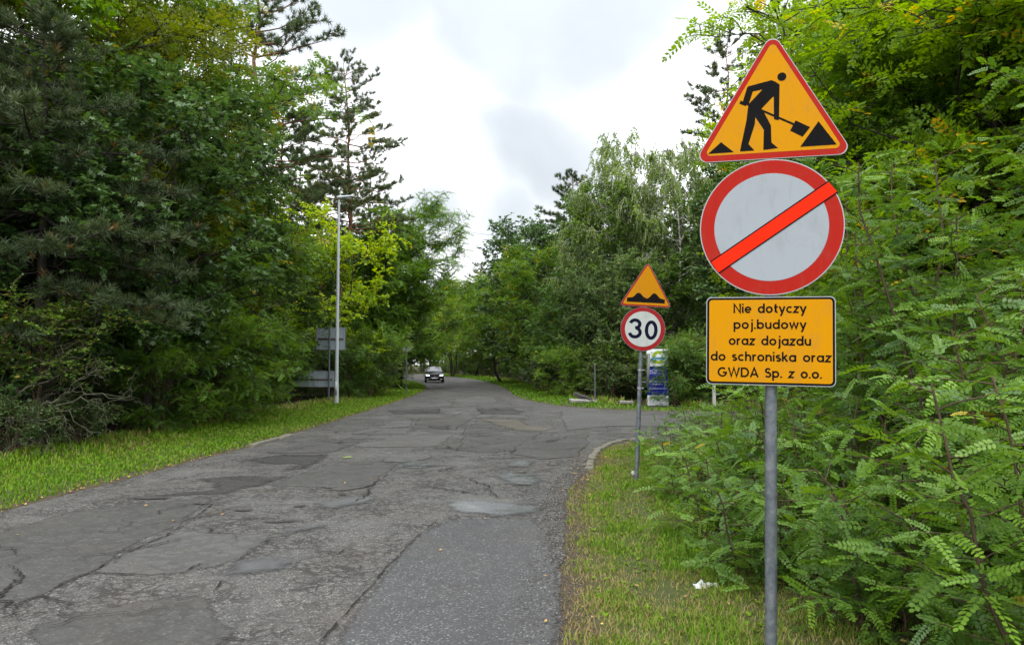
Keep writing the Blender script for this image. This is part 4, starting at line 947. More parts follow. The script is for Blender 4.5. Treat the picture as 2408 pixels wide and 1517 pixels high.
def arcz(cx, cy, rx, ry, a0, a1, n=14): return [(cx + rx * math.cos(math.radians(a0 + (a1 - a0) * i / n)), cy - ry * math.sin(math.radians(a0 + (a1 - a0) * i / n))) for i in range(n + 1)]
stroke(g, zc(arcz(217, 623, 42, 36, 168, -62, 14) + [(218, 657)]), wd, YB - .0024); stroke(g, zc(arcz(217, 697, 47, 41, 72, -172, 16)), wd, YB - .0026)
stroke(g, zc(arcz(362, 672, 42, 72, 0, 360, 26)[:-1]), wd, YB - .0024, True); g.obj('number_30', NAVY, s5)
g = Geo(); box(g, .095, .125, -.15, .22, 1.40, 1.86); box(g, .03, .095, -.012, .012, 1.80, 1.82); box(g, .03, .095, -.012, .012, 1.44, 1.46)
s6 = sign_thing('side_sign', 'small grey plate seen edge-on, clamped behind the 30 post', 'road sign', post2)
mgry = printed('grey_back_of_plate', (.15, .15, .145), .6, .4, (.05, .04, .03)); g.obj('plate', mgry, s6)

# --- street lamp ----------------------------------------------------
lp_ = at(791, 940, 30.8); lamp = empty('street_lamp', (lp_.x, 30.8, 0)); tag(lamp, 'tall thin grey street lamp on the left verge with flat head', 'street lamp')
mlp = mat('painted_grey_pole', .5, (.38, .42, .44), .0)
g = Geo(); tube(g, [(0, 0, -.2), (0, 0, .6), (0, 0, 1.4), (0, 0, 8.62)], [.092, .09, .075, .045], 14, cap=True); g.obj('pole', mlp, lamp, True)
g = Geo(); box(g, -.05, .05, -.012, -.10, .45, 1.0); g.obj('service_door', mlp, lamp)
g = Geo(); v = []
for (x, y0, z0, h_) in ((-.09, .07, 8.66, .10), (.05, .11, 8.66, .11), (.32, .12, 8.71, .07), (.58, .09, 8.75, .05), (.66, .04, 8.735, .02)):
    v += [(x, -y0, z0), (x, y0, z0), (x, y0 * .7, z0 + h_), (x, -y0 * .7, z0 + h_)]
g.add(v, [[i * 4 + j, i * 4 + (j + 1) % 4, i * 4 + 4 + (j + 1) % 4, i * 4 + 4 + j] for i in range(4) for j in range(4)] + [[3, 2, 1, 0], [16, 17, 18, 19]]); g.obj('lamp_head', mlp, lamp)
g = Geo(); tube(g, [(.06, 0, 8.77), (.06, 0, 8.815)], [.05, .035], 10, cap=True); g.obj('sensor_cap', mlp, lamp)
g = Geo(); box(g, .1, .5, -.07, .07, 8.655, 8.672); g.obj('lens', mat('lamp_glass', .2, (.5, .52, .55)), lamp)

# --- backs of two boards on one post ---------------------------------
bk_ = at(773, 940, 32.5); bp = empty('board_post', (bk_.x, 32.5, 0)); tag(bp, 'thin grey post behind the street lamp holding two boards seen from behind', 'sign post')
g = Geo(); tube(g, [(0, 0, -.2), (0, 0, 3.36)], .036, 10, cap=True); g.obj('pole', galv, bp, True)
mbk = mat('weathered_board_back', .6, (.3, .33, .36), .15); t = NT(mbk); mpv = t.n('ShaderNodeMapping'); mpv.inputs['Scale'].default_value = (1, 1, .12); t.l(t.objc(), mpv.inputs[0])
t.l(t.ramp(t.noise(mpv.outputs[0], 9, 6, .7), [(.30, (.07, .075, .075)), (.42, (.22, .26, .29)), (.8, (.34, .40, .44))]), t.b.inputs['Base Color'])
mrs = mat('rusty_frame', .8, (.09, .06, .05))
def board(x0, x1, z0, z1, label, rail):
    o = empty('sign_board', (bk_.x, 32.5, 0)); tag(o, label, 'sign board'); g = Geo(); prism(g, rrect((x0 + x1) / 2, (z0 + z1) / 2, x1 - x0, z1 - z0, .05), .045, .06); g.obj('sheet', mbk, o)
    for (a, b, c, d) in ((x0 + .02, x1 - .02, z1 - .03, z1), (x0 + .02, x1 - .02, z0, z0 + .03), (x0, x0 + .02, z0 + .03, z1 - .03), (x1 - .02, x1, z0 + .03, z1 - .03)):
        g = Geo(); box(g, a, b, .03, .0445, c, d); g.obj('frame', mbk if c > z0 + .1 else mrs, o)
    g = Geo(); box(g, x0 + .1, x1 - .1, .012, .042, rail - .035, rail + .035); g.obj('rail', mrs, o)
board(at(742, 800, 32.5).x - bk_.x, at(813, 800, 32.5).x - bk_.x, at(775, 824, 32.5).z, at(775, 770, 32.5).z, 'pale grey back of a square board high on the post by the lamp', at(775, 797, 32.5).z)
board(at(668, 800, 32.5).x - bk_.x, at(788, 800, 32.5).x - bk_.x, at(775, 911, 32.5).z, at(775, 873, 32.5).z, 'long low grey board back half hidden in the bushes by the lamp', at(775, 892, 32.5).z)
g = Geo(); q = at(673, 940, 32.5).x - bk_.x; tube(g, [(q + .1, 0, -.2), (q + .1, 0, 1.4)], .035, 8, cap=True); g.obj('pole', galv, bp)

# --- diamond sign back ----------------------------------------------
dp = at(956, 850, 42); di = empty('priority_sign', (dp.x, 42, 0), math.radians(6)); tag(di, 'small grey diamond sign seen from behind among the left trees', 'road sign')
g = Geo(); tube(g, [(0, 0, -.1), (0, 0, 2.9)], .034, 8, cap=True); g.obj('pole', galv, di)
zc_ = at(955, 818, 42).z; hd = .34; mdi = mat('dull_grey_plate', .7, (.20, .21, .21)); g = Geo(); prism(g, [(0, zc_ - hd), (hd, zc_), (0, zc_ + hd), (-hd, zc_)], .04, .055); g.obj('plate', mdi, di)
g = Geo(); box(g, -.15, .15, .012, .04, zc_ - .22, zc_ - .18); box(g, -.15, .15, .012, .04, zc_ + .18, zc_ + .22); g.obj('bracket', galv, di)

# --- posts beyond the junction -----------------------------------------
a = at(1399, 945, 31.8); o = empty('marker_post', (a.x, 31.8, 0)); tag(o, 'thin bare grey metal post on the verge beyond the junction', 'post')
g = Geo(); tube(g, [(0, 0, -.1), (.01, 0, 1.70)], .030, 10, cap=True); g.obj('pole', galv, o); g = Geo(); tube(g, [(.01, 0, 1.70), (.01, 0, 1.73)], [.034, .02], 10, cap=True); g.obj('cap', galv, o)
a = at(1679, 940, 28.6); o = empty('concrete_post', (a.x, 28.6, 0)); tag(o, 'pale square post seen just below the text plate among leaves', 'post')
mcp = mat('pale_concrete', .85, (.36, .36, .34)); g = Geo(); prism(g, rrect(0, 0, .12, .12, .015, 2), -.1, 1.25, 'xy'); g.obj('post', mcp, o); g = Geo(); prism(g, rrect(0, 0, .15, .15, .02, 2), 1.251, 1.29, 'xy'); g.obj('cap', mcp, o)
# --- totem sign ------------------------------------------------------
td = 30.; a = at(1547, 940, td); tt = empty('totem_sign', (a.x, td, 0), math.radians(-6)); tag(tt, 'upright company sign with white top panel over blue panels with white text', 'sign')
BLUE = mat('deep_blue_panel', .45, (.010, .016, .22), 0, .2); TWH = mat('white_panel', .45, (.68, .72, .76), 0, .2); LIME = mat('lime_green_print', .4, (.26, .36, .01)); SKB = mat('sky_blue_print', .4, (.012, .19, .38))
pm = F / td * 2.617 / .6825
def QX(x): return (x - 434) / pm
def QZ(y): return EYE + (857 - (880 + y / 2.617) * .6825) * td / F
g = Geo(); box(g, QX(346), QX(524), -.02, .10, -.1, QZ(850)); g.obj('core', mat('dark_totem_core', .5, (.02, .02, .04)), tt)
for (nm, y0, y1, x0, x1, m_) in (('logo_panel', 845, 1000, 338, 530, TWH), ('blue_panel', 1006, 1094, 341, 525, BLUE), ('blue_panel', 1104, 1256, 341, 525, BLUE), ('white_panel', 1260, 1420, 341, 527, TWH)):
    g = Geo(); prism(g, rrect((QX(x0) + QX(x1)) / 2, (QZ(y0) + QZ(y1)) / 2, QX(x1) - QX(x0), QZ(y0) - QZ(y1), .02, 3), -.05, -.022); p = g.obj(nm, m_, tt)
    if nm == 'logo_panel':
        g = Geo(); stroke(g, [(QX(a_), QZ(b_)) for a_, b_ in arcz(440, 920, 41, 46, 48, 385 - 20, 26)], .125, -.052); g.obj('ring_logo', LIME, p)
        g = Geo(); sheet(g, [(QX(a_), QZ(b_)) for a_, b_ in ((364, 960), (378, 930), (400, 919), (440, 920), (485, 920), (512, 914), (498, 935), (465, 944), (430, 943), (395, 948))], -.0535); g.obj('wave_logo', SKB, p)
        lettering('GWDA', QX(403), QX(472), QZ(940), .030, -.055, 'lettering', TWH, p, .2)
    elif y0 == 1006:
        lettering('GWDA', QX(357), QX(434), QZ(1067), .048, -.052, 'lettering', TWH, p, .2); lettering('sp. z o.o.', QX(440), QX(512), QZ(1067), .030, -.052, 'lettering', TWH, p, .2)
        for x in (357, 405, 455):
            g = Geo(); box(g, QX(x), QX(x + 38), -.052, -.051, QZ(1042), QZ(1037)); g.obj('lettering', TWH, p)
    elif y0 == 1104:
        lettering('OCZYSZCZALNIA', QX(357), QX(513), QZ(1144), .036, -.052, 'lettering', TWH, p, .2); lettering('SCIEKOW'.replace('S', 'S', 1), QX(385), QX(481), QZ(1166), .036, -.052, 'lettering', TWH, p, .2)
        g = Geo(); stroke(g, [(QX(391), QZ(1149)), (QX(395), QZ(1145))], .012, -.052); stroke(g, [(QX(457), QZ(1149)), (QX(461), QZ(1145))], .012, -.052); g.obj('lettering', TWH, p)
        lettering('KOMPOSTOWNIA', QX(357), QX(513), QZ(1206), .036, -.052, 'lettering', TWH, p, .2)
    else:
        g = Geo(); sheet(g, [(QX(a_), QZ(b_)) for a_, b_ in ((418, 1296), (430, 1288), (446, 1300), (452, 1312), (432, 1308), (424, 1304))], -.052); g.obj('emblem', BLUE, p)
        g = Geo(); sheet(g, [(QX(a_), QZ(b_)) for a_, b_ in ((444, 1296), (452, 1284), (458, 1290), (452, 1302))], -.052); g.obj('emblem', SKB, p)

# --- broken slabs -----------------------------------------------------
msl = mat('grey_stone_slab', .9, (.25, .24, .22)); t = NT(msl); t.l(t.ramp(t.noise(t.pos(), 6, 6, .7), [(.3, (.08, .075, .07)), (.7, (.33, .32, .29))]), t.b.inputs['Base Color'])
def slab(u, v, Y, w_, l_, h_, rx, ry, rz, z, label, m_=msl):
    p = at(u, v, Y); r = np.random.default_rng(int(u)); Q = rough_poly([(-w_ / 2, -l_ / 2), (w_ / 2, -l_ / 2.4), (w_ / 2.2, l_ / 2), (-w_ / 2.3, l_ / 2.2)], .03, int(u), .15)
    g = Geo(); prism(g, [tuple(q) for q in Q], 0, h_, 'xy'); o = g.obj('broken_slab', m_); o.location = (p.x, Y, z); o.rotation_euler = (rx, ry, rz); tag(o, label, 'slab', 'broken slabs by the junction')
slab(1362, 946, 31.6, .95, .5, .10, .12, .05, .3, .10, 'pale flat slab leaning under the dark block left of the bare post')
slab(1384, 944, 31.9, .8, .45, .10, .1, -.06, -.2, .05, 'pale broken slab lying right of the slab pair on the verge')
slab(1370, 938, 32.1, .85, .35, .14, .2, .35, .1, .22, 'dark tilted block resting on top of the pale slabs', mat('dark_block', .9, (.04, .037, .035)))
slab(1472, 950, 30.3, .62, .4, .08, .1, .05, .1, .12, 'single flat grey slab in the grass right of the bare post')
g = Geo(); rr2 = np.random.default_rng(9); box(g, -.03, .03, -.03, .03, 0, .06); o = g.obj('white_stone', mcp); p = at(1489, 1108, 11.2); o.location = (p.x, 11.2, .04); o.rotation_euler = (.3, .2, .4); tag(o, 'small white stone lying at the foot of the 30 post', 'stone')
mwp = mat('white_plastic_scrap', .6, (.5, .52, .52)); rl = np.random.default_rng(12); g = Geo(); xs, ys = np.meshgrid(np.linspace(-.09, .09, 7), np.linspace(-.05, .05, 5))
k = (np.arange(4)[:, None] * 7 + np.arange(6)[None]).ravel(); g.add(np.column_stack([xs.ravel() + rl.normal(0, .008, 35), ys.ravel() + rl.normal(0, .008, 35), np.abs(rl.normal(0, .022, 35)) + .01]), np.stack([k, k + 1, k + 8, k + 7], 1))
o = g.obj('plastic_scrap', mwp); p = gnd(1661, 1395); o.location = (p[0], p[1], .035); tag(o, 'crumpled white plastic scrap lying in the grass left of the foreground post', 'litter')
# --- overhead cable -----------------------------------------------------
A = at(1000, 527, 80); B = at(1320, 560, 84); g = Geo(); tt_ = np.linspace(0, 1, 14)[:, None]; P = np.array(A) * (1 - tt_) + np.array(B) * tt_; P[:, 2] -= .5 * np.sin(tt_[:, 0] * PI); tube(g, P, .016, 4)
tag(g.obj('overhead_cable', mat('cable_rubber', .7, (.03, .03, .03))), 'thin dark cable crossing the sky gap between the tree lines', 'cable')

# ------------------------------------------------------------------ car
car = empty('parked_car', (at(1021, 880, 70.5).x, 70.5, 0)); car.name = 'car'
hdg = math.radians(7); car.rotation_euler = (0, 0, hdg); tag(car, 'black hatchback with lit headlights driving towards the junction', 'car')
mcb = mat('black_car_paint', .3, (.008, .006, .009), 0, .35)
mgl = mat('car_glass', .04, (.05, .06, .07), 0, .8); mtr = mat('tyre_rubber', .85, (.02, .02, .02)); mri = mat('wheel_rim', .35, (.4, .4, .42), .8); mgr = mat('black_grille', .5, (.01, .01, .01)); mpl = mat('number_plate_white', .5, (.65, .67, .68)); mch = mat('chrome_trim', .25, (.6, .6, .62), .9)
mhl = mat('lit_headlight', .2, (.9, .92, .95)); mhl.node_tree.nodes['Principled BSDF'].inputs['Emission Color'].default_value = (.9, .95, 1, 1); mhl.node_tree.nodes['Principled BSDF'].inputs['Emission Strength'].default_value = 2
# stations along y (front = -y): y, [half width, z] section
st = [(-2.10, [(.0, .30), (.62, .32), (.74, .48), (.72, .66), (.60, .74), (0, .78)]), (-1.95, [(.0, .22), (.80, .24), (.87, .48), (.84, .72), (.68, .84), (0, .90)]), (-1.3, [(0, .20), (.86, .22), (.90, .55), (.87, .86), (.74, .96), (0, 1.02)]),
      (-.85, [(0, .20), (.86, .22), (.90, .55), (.88, .90), (.74, 1.01), (0, 1.06)]), (-.1, [(0, .20), (.86, .22), (.90, .55), (.88, .94), (.62, 1.42), (0, 1.50)]), (.7, [(0, .20), (.86, .22), (.90, .55), (.88, .96), (.62, 1.45), (0, 1.54)]),
      (1.5, [(0, .22), (.86, .24), (.89, .58), (.86, .98), (.60, 1.38), (0, 1.46)]), (2.05, [(0, .30), (.76, .32), (.82, .6), (.78, .98), (.62, 1.05), (0, 1.08)])]
g = Geo(); v = []
for (y, sc) in st: v += [(x, y, z) for x, z in sc] + [(-x, y, z) for x, z in sc[-2:0:-1]]
ns_ = 10; f = [[i * ns_ + j, i * ns_ + (j + 1) % ns_, (i + 1) * ns_ + (j + 1) % ns_, (i + 1) * ns_ + j] for i in range(len(st) - 1) for j in range(ns_)]
g.add(v, f); g.add(v[:ns_], [list(range(ns_))]); g.add(v[-ns_:], [list(range(ns_))[::-1]]); g.obj('body', mcb, car, True)
g = Geo(); g.add([(-.74, -.80, 1.045), (.74, -.80, 1.045), (.60, -.12, 1.44), (-.60, -.12, 1.44), (0, -.82, 1.085), (0, -.13, 1.50)], [[0, 4, 5, 3], [4, 1, 2, 5]]); g.obj('windscreen', mgl, car)
for s in (-1, 1):
    g = Geo(); g.add([(s * .885, -.55, 1.0), (s * .89, 1.35, 1.03), (s * .64, 1.3, 1.40), (s * .65, -.02, 1.42)], [[0, 1, 2, 3]]); g.obj('side_window', mgl, car)
    g = Geo(); g.add([(s * .45, -2.10, .62), (s * .80, -1.965, .64), (s * .80, -1.93, .79), (s * .48, -2.02, .75)], [[0, 1, 2, 3]]); prism(g, [(s * .47, .63), (s * .77, .65), (s * .78, .76), (s * .5, .74)], -2.14, -1.96); g.obj('headlight', mhl, car)
    g = Geo(); prism(g, rrect(s * 1.0, 1.04, .19, .14, .04, 3), -.72, -.60); box(g, s * .88, s * .93, -.68, -.63, .99, 1.03); g.obj('mirror', mcb, car)
    g = Geo(); prism(g, rrect(s * .62, .34, .16, .08, .02, 3), -2.12, -2.05); g.obj('fog_lamp', mch, car)
    for y in (-1.32, 1.30):
        g = Geo(); prof = [(.20, .07), (.30, .09), (.325, .06), (.325, -.06), (.30, -.09), (.20, -.07)]; a_ = np.arange(20) * 2 * PI / 20; v = [(s * .80 + wx, y + rr0 * math.cos(q), .325 + rr0 * math.sin(q)) for rr0, wx in prof for q in a_]
        g.add(v, [[i * 20 + j, i * 20 + (j + 1) % 20, ((i + 1) % 6) * 20 + (j + 1) % 20, ((i + 1) % 6) * 20 + j] for i in range(6) for j in range(20)]); wh = g.obj('wheel', mtr, car, True)
        g = Geo(); 
        for q in range(5):
            c_, s_ = math.cos(q * 1.2566), math.sin(q * 1.2566); g.add([(s * .87, y + .02 * -s_, .325 + .02 * c_), (s * .87, y + .2 * c_ - .03 * s_, .325 + .2 * s_ + .03 * c_), (s * .87, y + .2 * c_ + .03 * s_, .325 + .2 * s_ - .03 * c_)], [[0, 1, 2]])
        g.obj('rim', mri, wh)
g = Geo(); prism(g, [(-.42, .66), (-.30, .42), (.30, .42), (.42, .66), (.28, .70), (-.28, .70)], -2.13, -2.08); gr_ = g.obj('grille', mgr, car)
g = Geo(); stroke(g, [(-.44, .67), (-.31, .45), (0, .41), (.31, .45), (.44, .67)], .025, -2.135); g.obj('grille_trim', mch, gr_)
g = Geo(); sheet(g, [(0, .60), (.06, .66), (.09, .62), (.03, .57), (0, .55), (-.03, .57), (-.09, .62), (-.06, .66)], -2.138); g.obj('emblem', mch, gr_)
g = Geo(); box(g, -.26, .26, -2.155, -2.14, .37, .48); g.obj('number_plate', mpl, car)
g = Geo(); box(g, -.7, .7, -2.08, -1.9, .20, .27); g.obj('bumper', mgr, car)
g = Geo(); prism(g, rrect(0, .30, .9, .07, .02, 2), -2.125, -2.09); g.obj('lower_intake', mgr, car)

# ------------------------------------------------------------------ trees and shrubs
def X(u, d): return (u - 1204) / F * d
def T(pr, u, d, h, name, label, **k): return plant(pr, (X(u, d), d, -.05), name, label, k.pop('cat', 'tree'), h, k.pop('rz', (u * .7) % 6.28), **k)
# left side, named trees
T('robinia_b', -330, 15, 1.25, 'robinia_tree', 'robinia with crooked black limbs against the sky, top left corner', rz=.6)
T('robinia_a', 150, 20, 1.12, 'robinia_tree', 'robinia with forked black limbs, olive leaves, upper left', rz=2.2, lm='olive')
T('pine_low', 95, 14.9, .78, 'conifer_tree', 'dark drooping conifer filling the upper left woods', rz=1.)
T('maple_near', -60, 18.5, .85, 'maple_tree', 'shaded maple at the left picture edge', rz=3.3)
T('maple_near', 345, 17.6, .86, 'maple_tree', 'dark maple with pale leaf undersides left of the bright verge', rz=.3)
T('maple_near', 120, 15.3, .62, 'maple_tree', 'low dark maple deep in the shade at far left', rz=2.3)
T('robinia_b', 235, 24, 1.25, 'robinia_tree', 'tall leafy robinia whose crown ends beside the thin pine', rz=3.6, lm='oak')
T('maple', 400, 22, .95, 'maple_tree', 'tall dark maple in the middle of the left tree wall', rz=1.7)
T('oak', 400, 31, .95, 'oak_tree', 'dense oak crown between the tall robinia and the pines', rz=.9)
T('robinia_shade_' if False else 'robinia_c', 350, 27, 1.05, 'robinia_tree', 'robinia with yellowish leaf tufts on the left skyline', rz=5., lm='olive')
T('pine_tall', 566, 37, 1.18, 'pine_tree', 'tallest pine on the left, reddish trunk cut by the top edge', rz=.4)
T('pine_open', 655, 41, .98, 'pine_tree', 'thin open pine between the tallest pine and the central one', rz=2.)
T('pine_tall', 792, 46, 1.03, 'pine_tree', 'central pine with orange trunk right behind the street lamp', rz=1.2)
T('pine_open', 752, 50, .90, 'pine_tree', 'slender pine just left of the central pine', rz=4.4)
T('pine_tall', 872, 54, .84, 'pine_tree', 'bushy shorter pine right of the central pine', rz=3.)
T('pine_tall', 700, 56, .82, 'pine_tree', 'shorter pine behind the slender one', rz=5.2)
T('small_maple', 775, 35.5, 1.03, 'maple_tree', 'bright yellow green maple behind the street lamp', rz=.5)
T('alder', 615, 31, .88, 'leafy_tree', 'dark spreading tree left of the yellow green maple', lm='oak', rz=2.)
T('maple', 700, 38, .78, 'leafy_tree', 'round dark tree behind the square board', lm='oak', rz=4.)
T('robinia_c', 940, 52, 1.10, 'robinia_tree', 'large green robinia overhanging the road bend', lm='robinia', rz=1.)
T('robinia_b', 885, 50, .85, 'robinia_tree', 'smaller robinia left of the overhanging one', rz=2.5)
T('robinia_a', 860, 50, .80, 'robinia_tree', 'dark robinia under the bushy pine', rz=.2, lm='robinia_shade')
T('pine_low', 925, 50, .55, 'conifer_tree', 'small grey green conifer branch mass above the diamond sign', rz=.2)
T('oak', 930, 59, .90, 'oak_tree', 'full green crown behind the overhanging robinia', rz=1.3)
# beyond the bend
T('robinia_c', 945, 75, .95, 'robinia_tree', 'robinia behind the overhanging one at the bend', rz=4., lm='robinia')
T('small_maple', 1062, 104, 1.6, 'leafy_tree', 'bright tree with two leaning trunks right of the car', rz=2.)
T('robinia_b', 1115, 99, 1.15, 'robinia_tree', 'pale green tree rising over the end of the road', rz=3., lm='robinia')
T('robinia_a', 1195, 88, .86, 'robinia_tree', 'robinia with dark straight trunks at the end of the right verge', rz=1.1)
# right side, named trees
T('maple', 1238, 62, 1.28, 'maple_tree', 'dark domed maple left of the right hand pine', rz=2.)
T('maple', 1290, 58, 1.22, 'maple_tree', 'second dark maple touching the right hand pine', rz=5.)
T('robinia_c', 1262, 50, .82, 'robinia_tree', 'fresh green robinia below the dark maples', rz=3., lm='robinia')
T('robinia_b', 1180, 68, .78, 'robinia_tree', 'light robinia at the inside of the bend', rz=.3)
T('pine_open', 1352, 64, 1.05, 'pine_tree', 'pine rising behind the dark maples on the right', rz=1.)
T('birch', 1490, 42, 1.02, 'birch_tree', 'tall drooping birch behind the 30 sign', rz=1.)
T('birch', 1415, 44, .84, 'birch_tree', 'shorter birch left of the tall one', rz=3.5)
T('birch', 1590, 39, .93, 'birch_tree', 'birch with white trunk beside the company sign', rz=5.)
T('alder', 1395, 40, .78, 'leafy_tree', 'grey green young tree left of the bump sign', rz=.4)
T('alder', 1460, 37, .88, 'leafy_tree', 'grey green young tree right behind the bump sign', rz=2.9)
T('robinia_b', 1330, 45, .62, 'robinia_tree', 'low feathery robinia over the bare post', rz=1.9, lm='robinia_shade')
T('maple', 1560, 36, .62, 'leafy_tree', 'dark low tree behind the company sign', rz=1.9, lm='oak')
T('pine_tall', 1730, 44, 1.06, 'pine_tree', 'tall pine left of the work sign triangle', rz=2.4)
T('pine_tall', 1840, 48, 1.25, 'pine_tree', 'taller pine behind the tip of the work sign', rz=.2)
T('pine_tall', 2290, 30, .92, 'pine_tree', 'grey pine showing through the leaves at upper right', rz=.2)
T('oak', 1790, 38, .78, 'oak_tree', 'oak behind the crossed round sign', rz=1.4)
T('robinia_c', 2100, 14.3, .80, 'robinia_tree', 'bright robinia with long leaf fronds left of the crossed disc', rz=.9)
T('robinia_c', 2340, 12.6, 1.05, 'robinia_tree', 'big robinia with yellow leaves right of the work sign', rz=2.2)
T('robinia_b', 2420, 10.2, .66, 'robinia_tree', 'shorter robinia filling the gap right of the crossed disc', rz=.7, lm='robinia_yellowing')
T('robinia_b', 2080, 11.6, .62, 'robinia_tree', 'low robinia crown between the disc and the tall saplings', rz=3.3, lm='robinia')
T('robinia_c', 2560, 12.5, 1.0, 'robinia_tree', 'big robinia at the right picture edge', rz=4.4)
T('robinia_a', 1960, 19, .78, 'robinia_tree', 'robinia with black branches behind the crossed disc', rz=5.4, lm='robinia_yellowing')

# background woods
rw = np.random.default_rng(77)
kinds = [('pine_tall', 1.05, 'pine_tree', 'tall pine standing in the dark woods'), ('oak', .95, 'oak_tree', 'oak standing back in the woods'), ('maple', 1.15, 'maple_tree', 'dark maple inside the woods'),
         ('robinia_a', 1., 'robinia_tree', 'robinia standing back in the woods'), ('robinia_b', 1.1, 'robinia_tree', 'leaning robinia inside the woods'), ('pine_open', 1.0, 'pine_tree', 'open crowned pine inside the woods')]
SKL = np.array([(-2000, -2500), (-100, -300), (60, 170), (440, 190), (520, 20), (560, 50), (610, 250), (650, 470), (720, 480), (940, 500), (1000, 560), (1070, 610), (1135, 605), (1165, 530), (1290, 490), (1400, 330), (1600, 230), (1750, -50), (1850, -300), (4500, -2500)], float)
def cap(x, y, r_, H0, sc):
    u = 1204 + F * x / y; du = F * r_ / y * .8; vs = max(np.interp(q, SKL[:, 0], SKL[:, 1]) for q in np.linspace(u - du, u + du, 7))
    return min(sc, (1.7 + (857 - vs) * y / F) / H0)
def wood(x, y, side, pool=None):
    k = kinds[rw.choice(len(kinds)) if pool is None else pool[rw.integers(0, len(pool))]]
    sc = cap(x, y, 3.6, {'pine_tall': 20, 'oak': 14, 'maple': 10, 'robinia_a': 13, 'robinia_b': 11, 'pine_open': 17}[k[0]] * 1.05, k[1] * rw.uniform(.82, 1.1))
    if sc < .38: return
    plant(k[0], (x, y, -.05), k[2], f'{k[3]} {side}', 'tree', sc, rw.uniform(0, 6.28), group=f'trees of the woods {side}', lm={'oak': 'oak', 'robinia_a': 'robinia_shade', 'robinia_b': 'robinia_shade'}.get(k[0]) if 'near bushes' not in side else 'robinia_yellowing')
for y in np.arange(10, 74, 5.2):
    for x0 in (-14.5, -19.5, -26, -34):
        if y < 16 and x0 > -16: continue
        if x0 < -30 and y < 30: continue
        if x0 > -16 and y > 35: continue
        wood(x0 + rw.uniform(-1.6, 1.2), y + rw.uniform(-2, 2), 'left of the road', [2, 4, 3, 1] if y < 34 else [0, 5, 1, 2, 3])
for y in np.arange(80, 190, 9):
    for dx in (-8, -16, -26):
        cx_r = np.interp(y, LEFT[:, 1], LEFT[:, 0]); wood(cx_r + dx + rw.uniform(-2, 2), y + rw.uniform(-3, 3), 'far along the left side', [3, 4, 1, 0])
R2s = R2[np.argsort(R2[:, 1])]
for y in np.arange(44, 190, 7.5):
    for dx in (5.5, 12, 20, 30):
        if y > 120 and dx > 25: continue
        cx_r = np.interp(y, R2s[:, 1], R2s[:, 0]); q = X(1170, y) if y > 80 else -99
        wood(cx_r + dx + rw.uniform(-1.5, 1.5), y + rw.uniform(-2.5, 2.5), 'far along the right side' if y > 80 else 'right of the road', [1, 2, 3, 4] if y < 80 else [0, 1, 3, 5])
for y in (33, 39.5):
    for x in (12, 18, 25, 33): wood(x + rw.uniform(-1.5, 1.5), y + rw.uniform(-1.5, 1.5), 'beyond the side road', [1, 2, 3])
for (x, y) in ((10.5, 7), (12, 12.5), (14, 4), (9.5, 10.5), (16, 9)): wood(x, y, 'right of the near bushes', [3, 4])

# shrubs
def SH(pr, u, d, h, label, lm=None, wide=1., name='shrub', **k): return plant(pr, (X(u, d), d, -.02), name, label, 'shrub', h, (u * 1.3) % 6.28, lm=lm, wide=wide, **k)
SH('shrub_robinia', 590, 23.0, .95, 'bright robinia shrub on the left verge left of the long board', 'robinia')
SH('shrub_robinia', 470, 19.8, .98, 'dark green robinia shrub at the middle of the left verge', 'robinia')
SH('shrub_robinia', 530, 20.8, 1.05, 'light green robinia shrub next to the dark one', 'robinia')
SH('shrub_robinia', 385, 17.6, .72, 'small robinia shrub leaning out over the left verge', 'robinia')
SH('shrub_robinia', 870, 38, 1.15, 'robinia shrub right of the street lamp', 'robinia')
SH('shrub_robinia', 885, 41, 1.05, 'bluish green robinia shrub nearest the road bend', 'pale')
SH('shrub_robinia', 820, 36, .9, 'low robinia shrub at the foot of the lamp', 'robinia_shade')
SH('shrub_leafy', 918, 60, 1.15, 'dark shrub beyond the diamond sign', 'oak')
SH('shrub_leafy', 945, 74, 1.2, 'dark shrub at the left edge of the road bend', 'oak')
SH('shrub_robinia', 935, 90, 1.2, 'shrub deep in the bend behind the car', 'robinia_shade')
SH('shrub_leafy', 700, 34.5, 1.0, 'dark leafy shrub behind the long board')
SH('shrub_robinia', 620, 31.5, 1.0, 'robinia shrub covering the left end of the long board', 'robinia_shade')
SH('shrub_robinia', 1320, 38.5, .85, 'bright robinia shrub on the right verge left of the bare post', 'robinia')
SH('shrub_leafy', 1280, 44, .9, 'dark shrub at the forest edge on the right')
SH('shrub_leafy', 1440, 34.5, .75, 'low dark shrub right of the bare post')
SH('shrub_leafy', 1620, 31.5, .9, 'reddish green small bush right of the company sign', 'olive', .6)
SH('shrub_leafy', 1700, 31, 1.1, 'shrub behind the pale square post', 'oak')
for i in range(46):                                          # shade undergrowth on both forest edges
    y = 13 + (i * 2.05); x = np.interp(y, LEFT[:, 1], LEFT[:, 0]) - 4.6 - (i % 3) * 1.6 - rw.uniform(0, .8)
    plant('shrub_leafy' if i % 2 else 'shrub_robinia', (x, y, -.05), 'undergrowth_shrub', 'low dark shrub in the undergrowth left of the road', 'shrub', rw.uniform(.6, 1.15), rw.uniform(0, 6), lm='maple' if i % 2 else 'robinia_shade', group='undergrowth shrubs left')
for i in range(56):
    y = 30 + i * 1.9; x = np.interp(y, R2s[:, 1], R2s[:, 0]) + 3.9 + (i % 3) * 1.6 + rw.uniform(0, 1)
    plant('shrub_leafy' if i % 2 else 'shrub_robinia', (x, y, -.05), 'undergrowth_shrub', 'low dark shrub in the undergrowth right of the road', 'shrub', rw.uniform(.6, 1.15), rw.uniform(0, 6), lm='oak' if i % 2 else 'robinia_shade', group='undergrowth shrubs right')
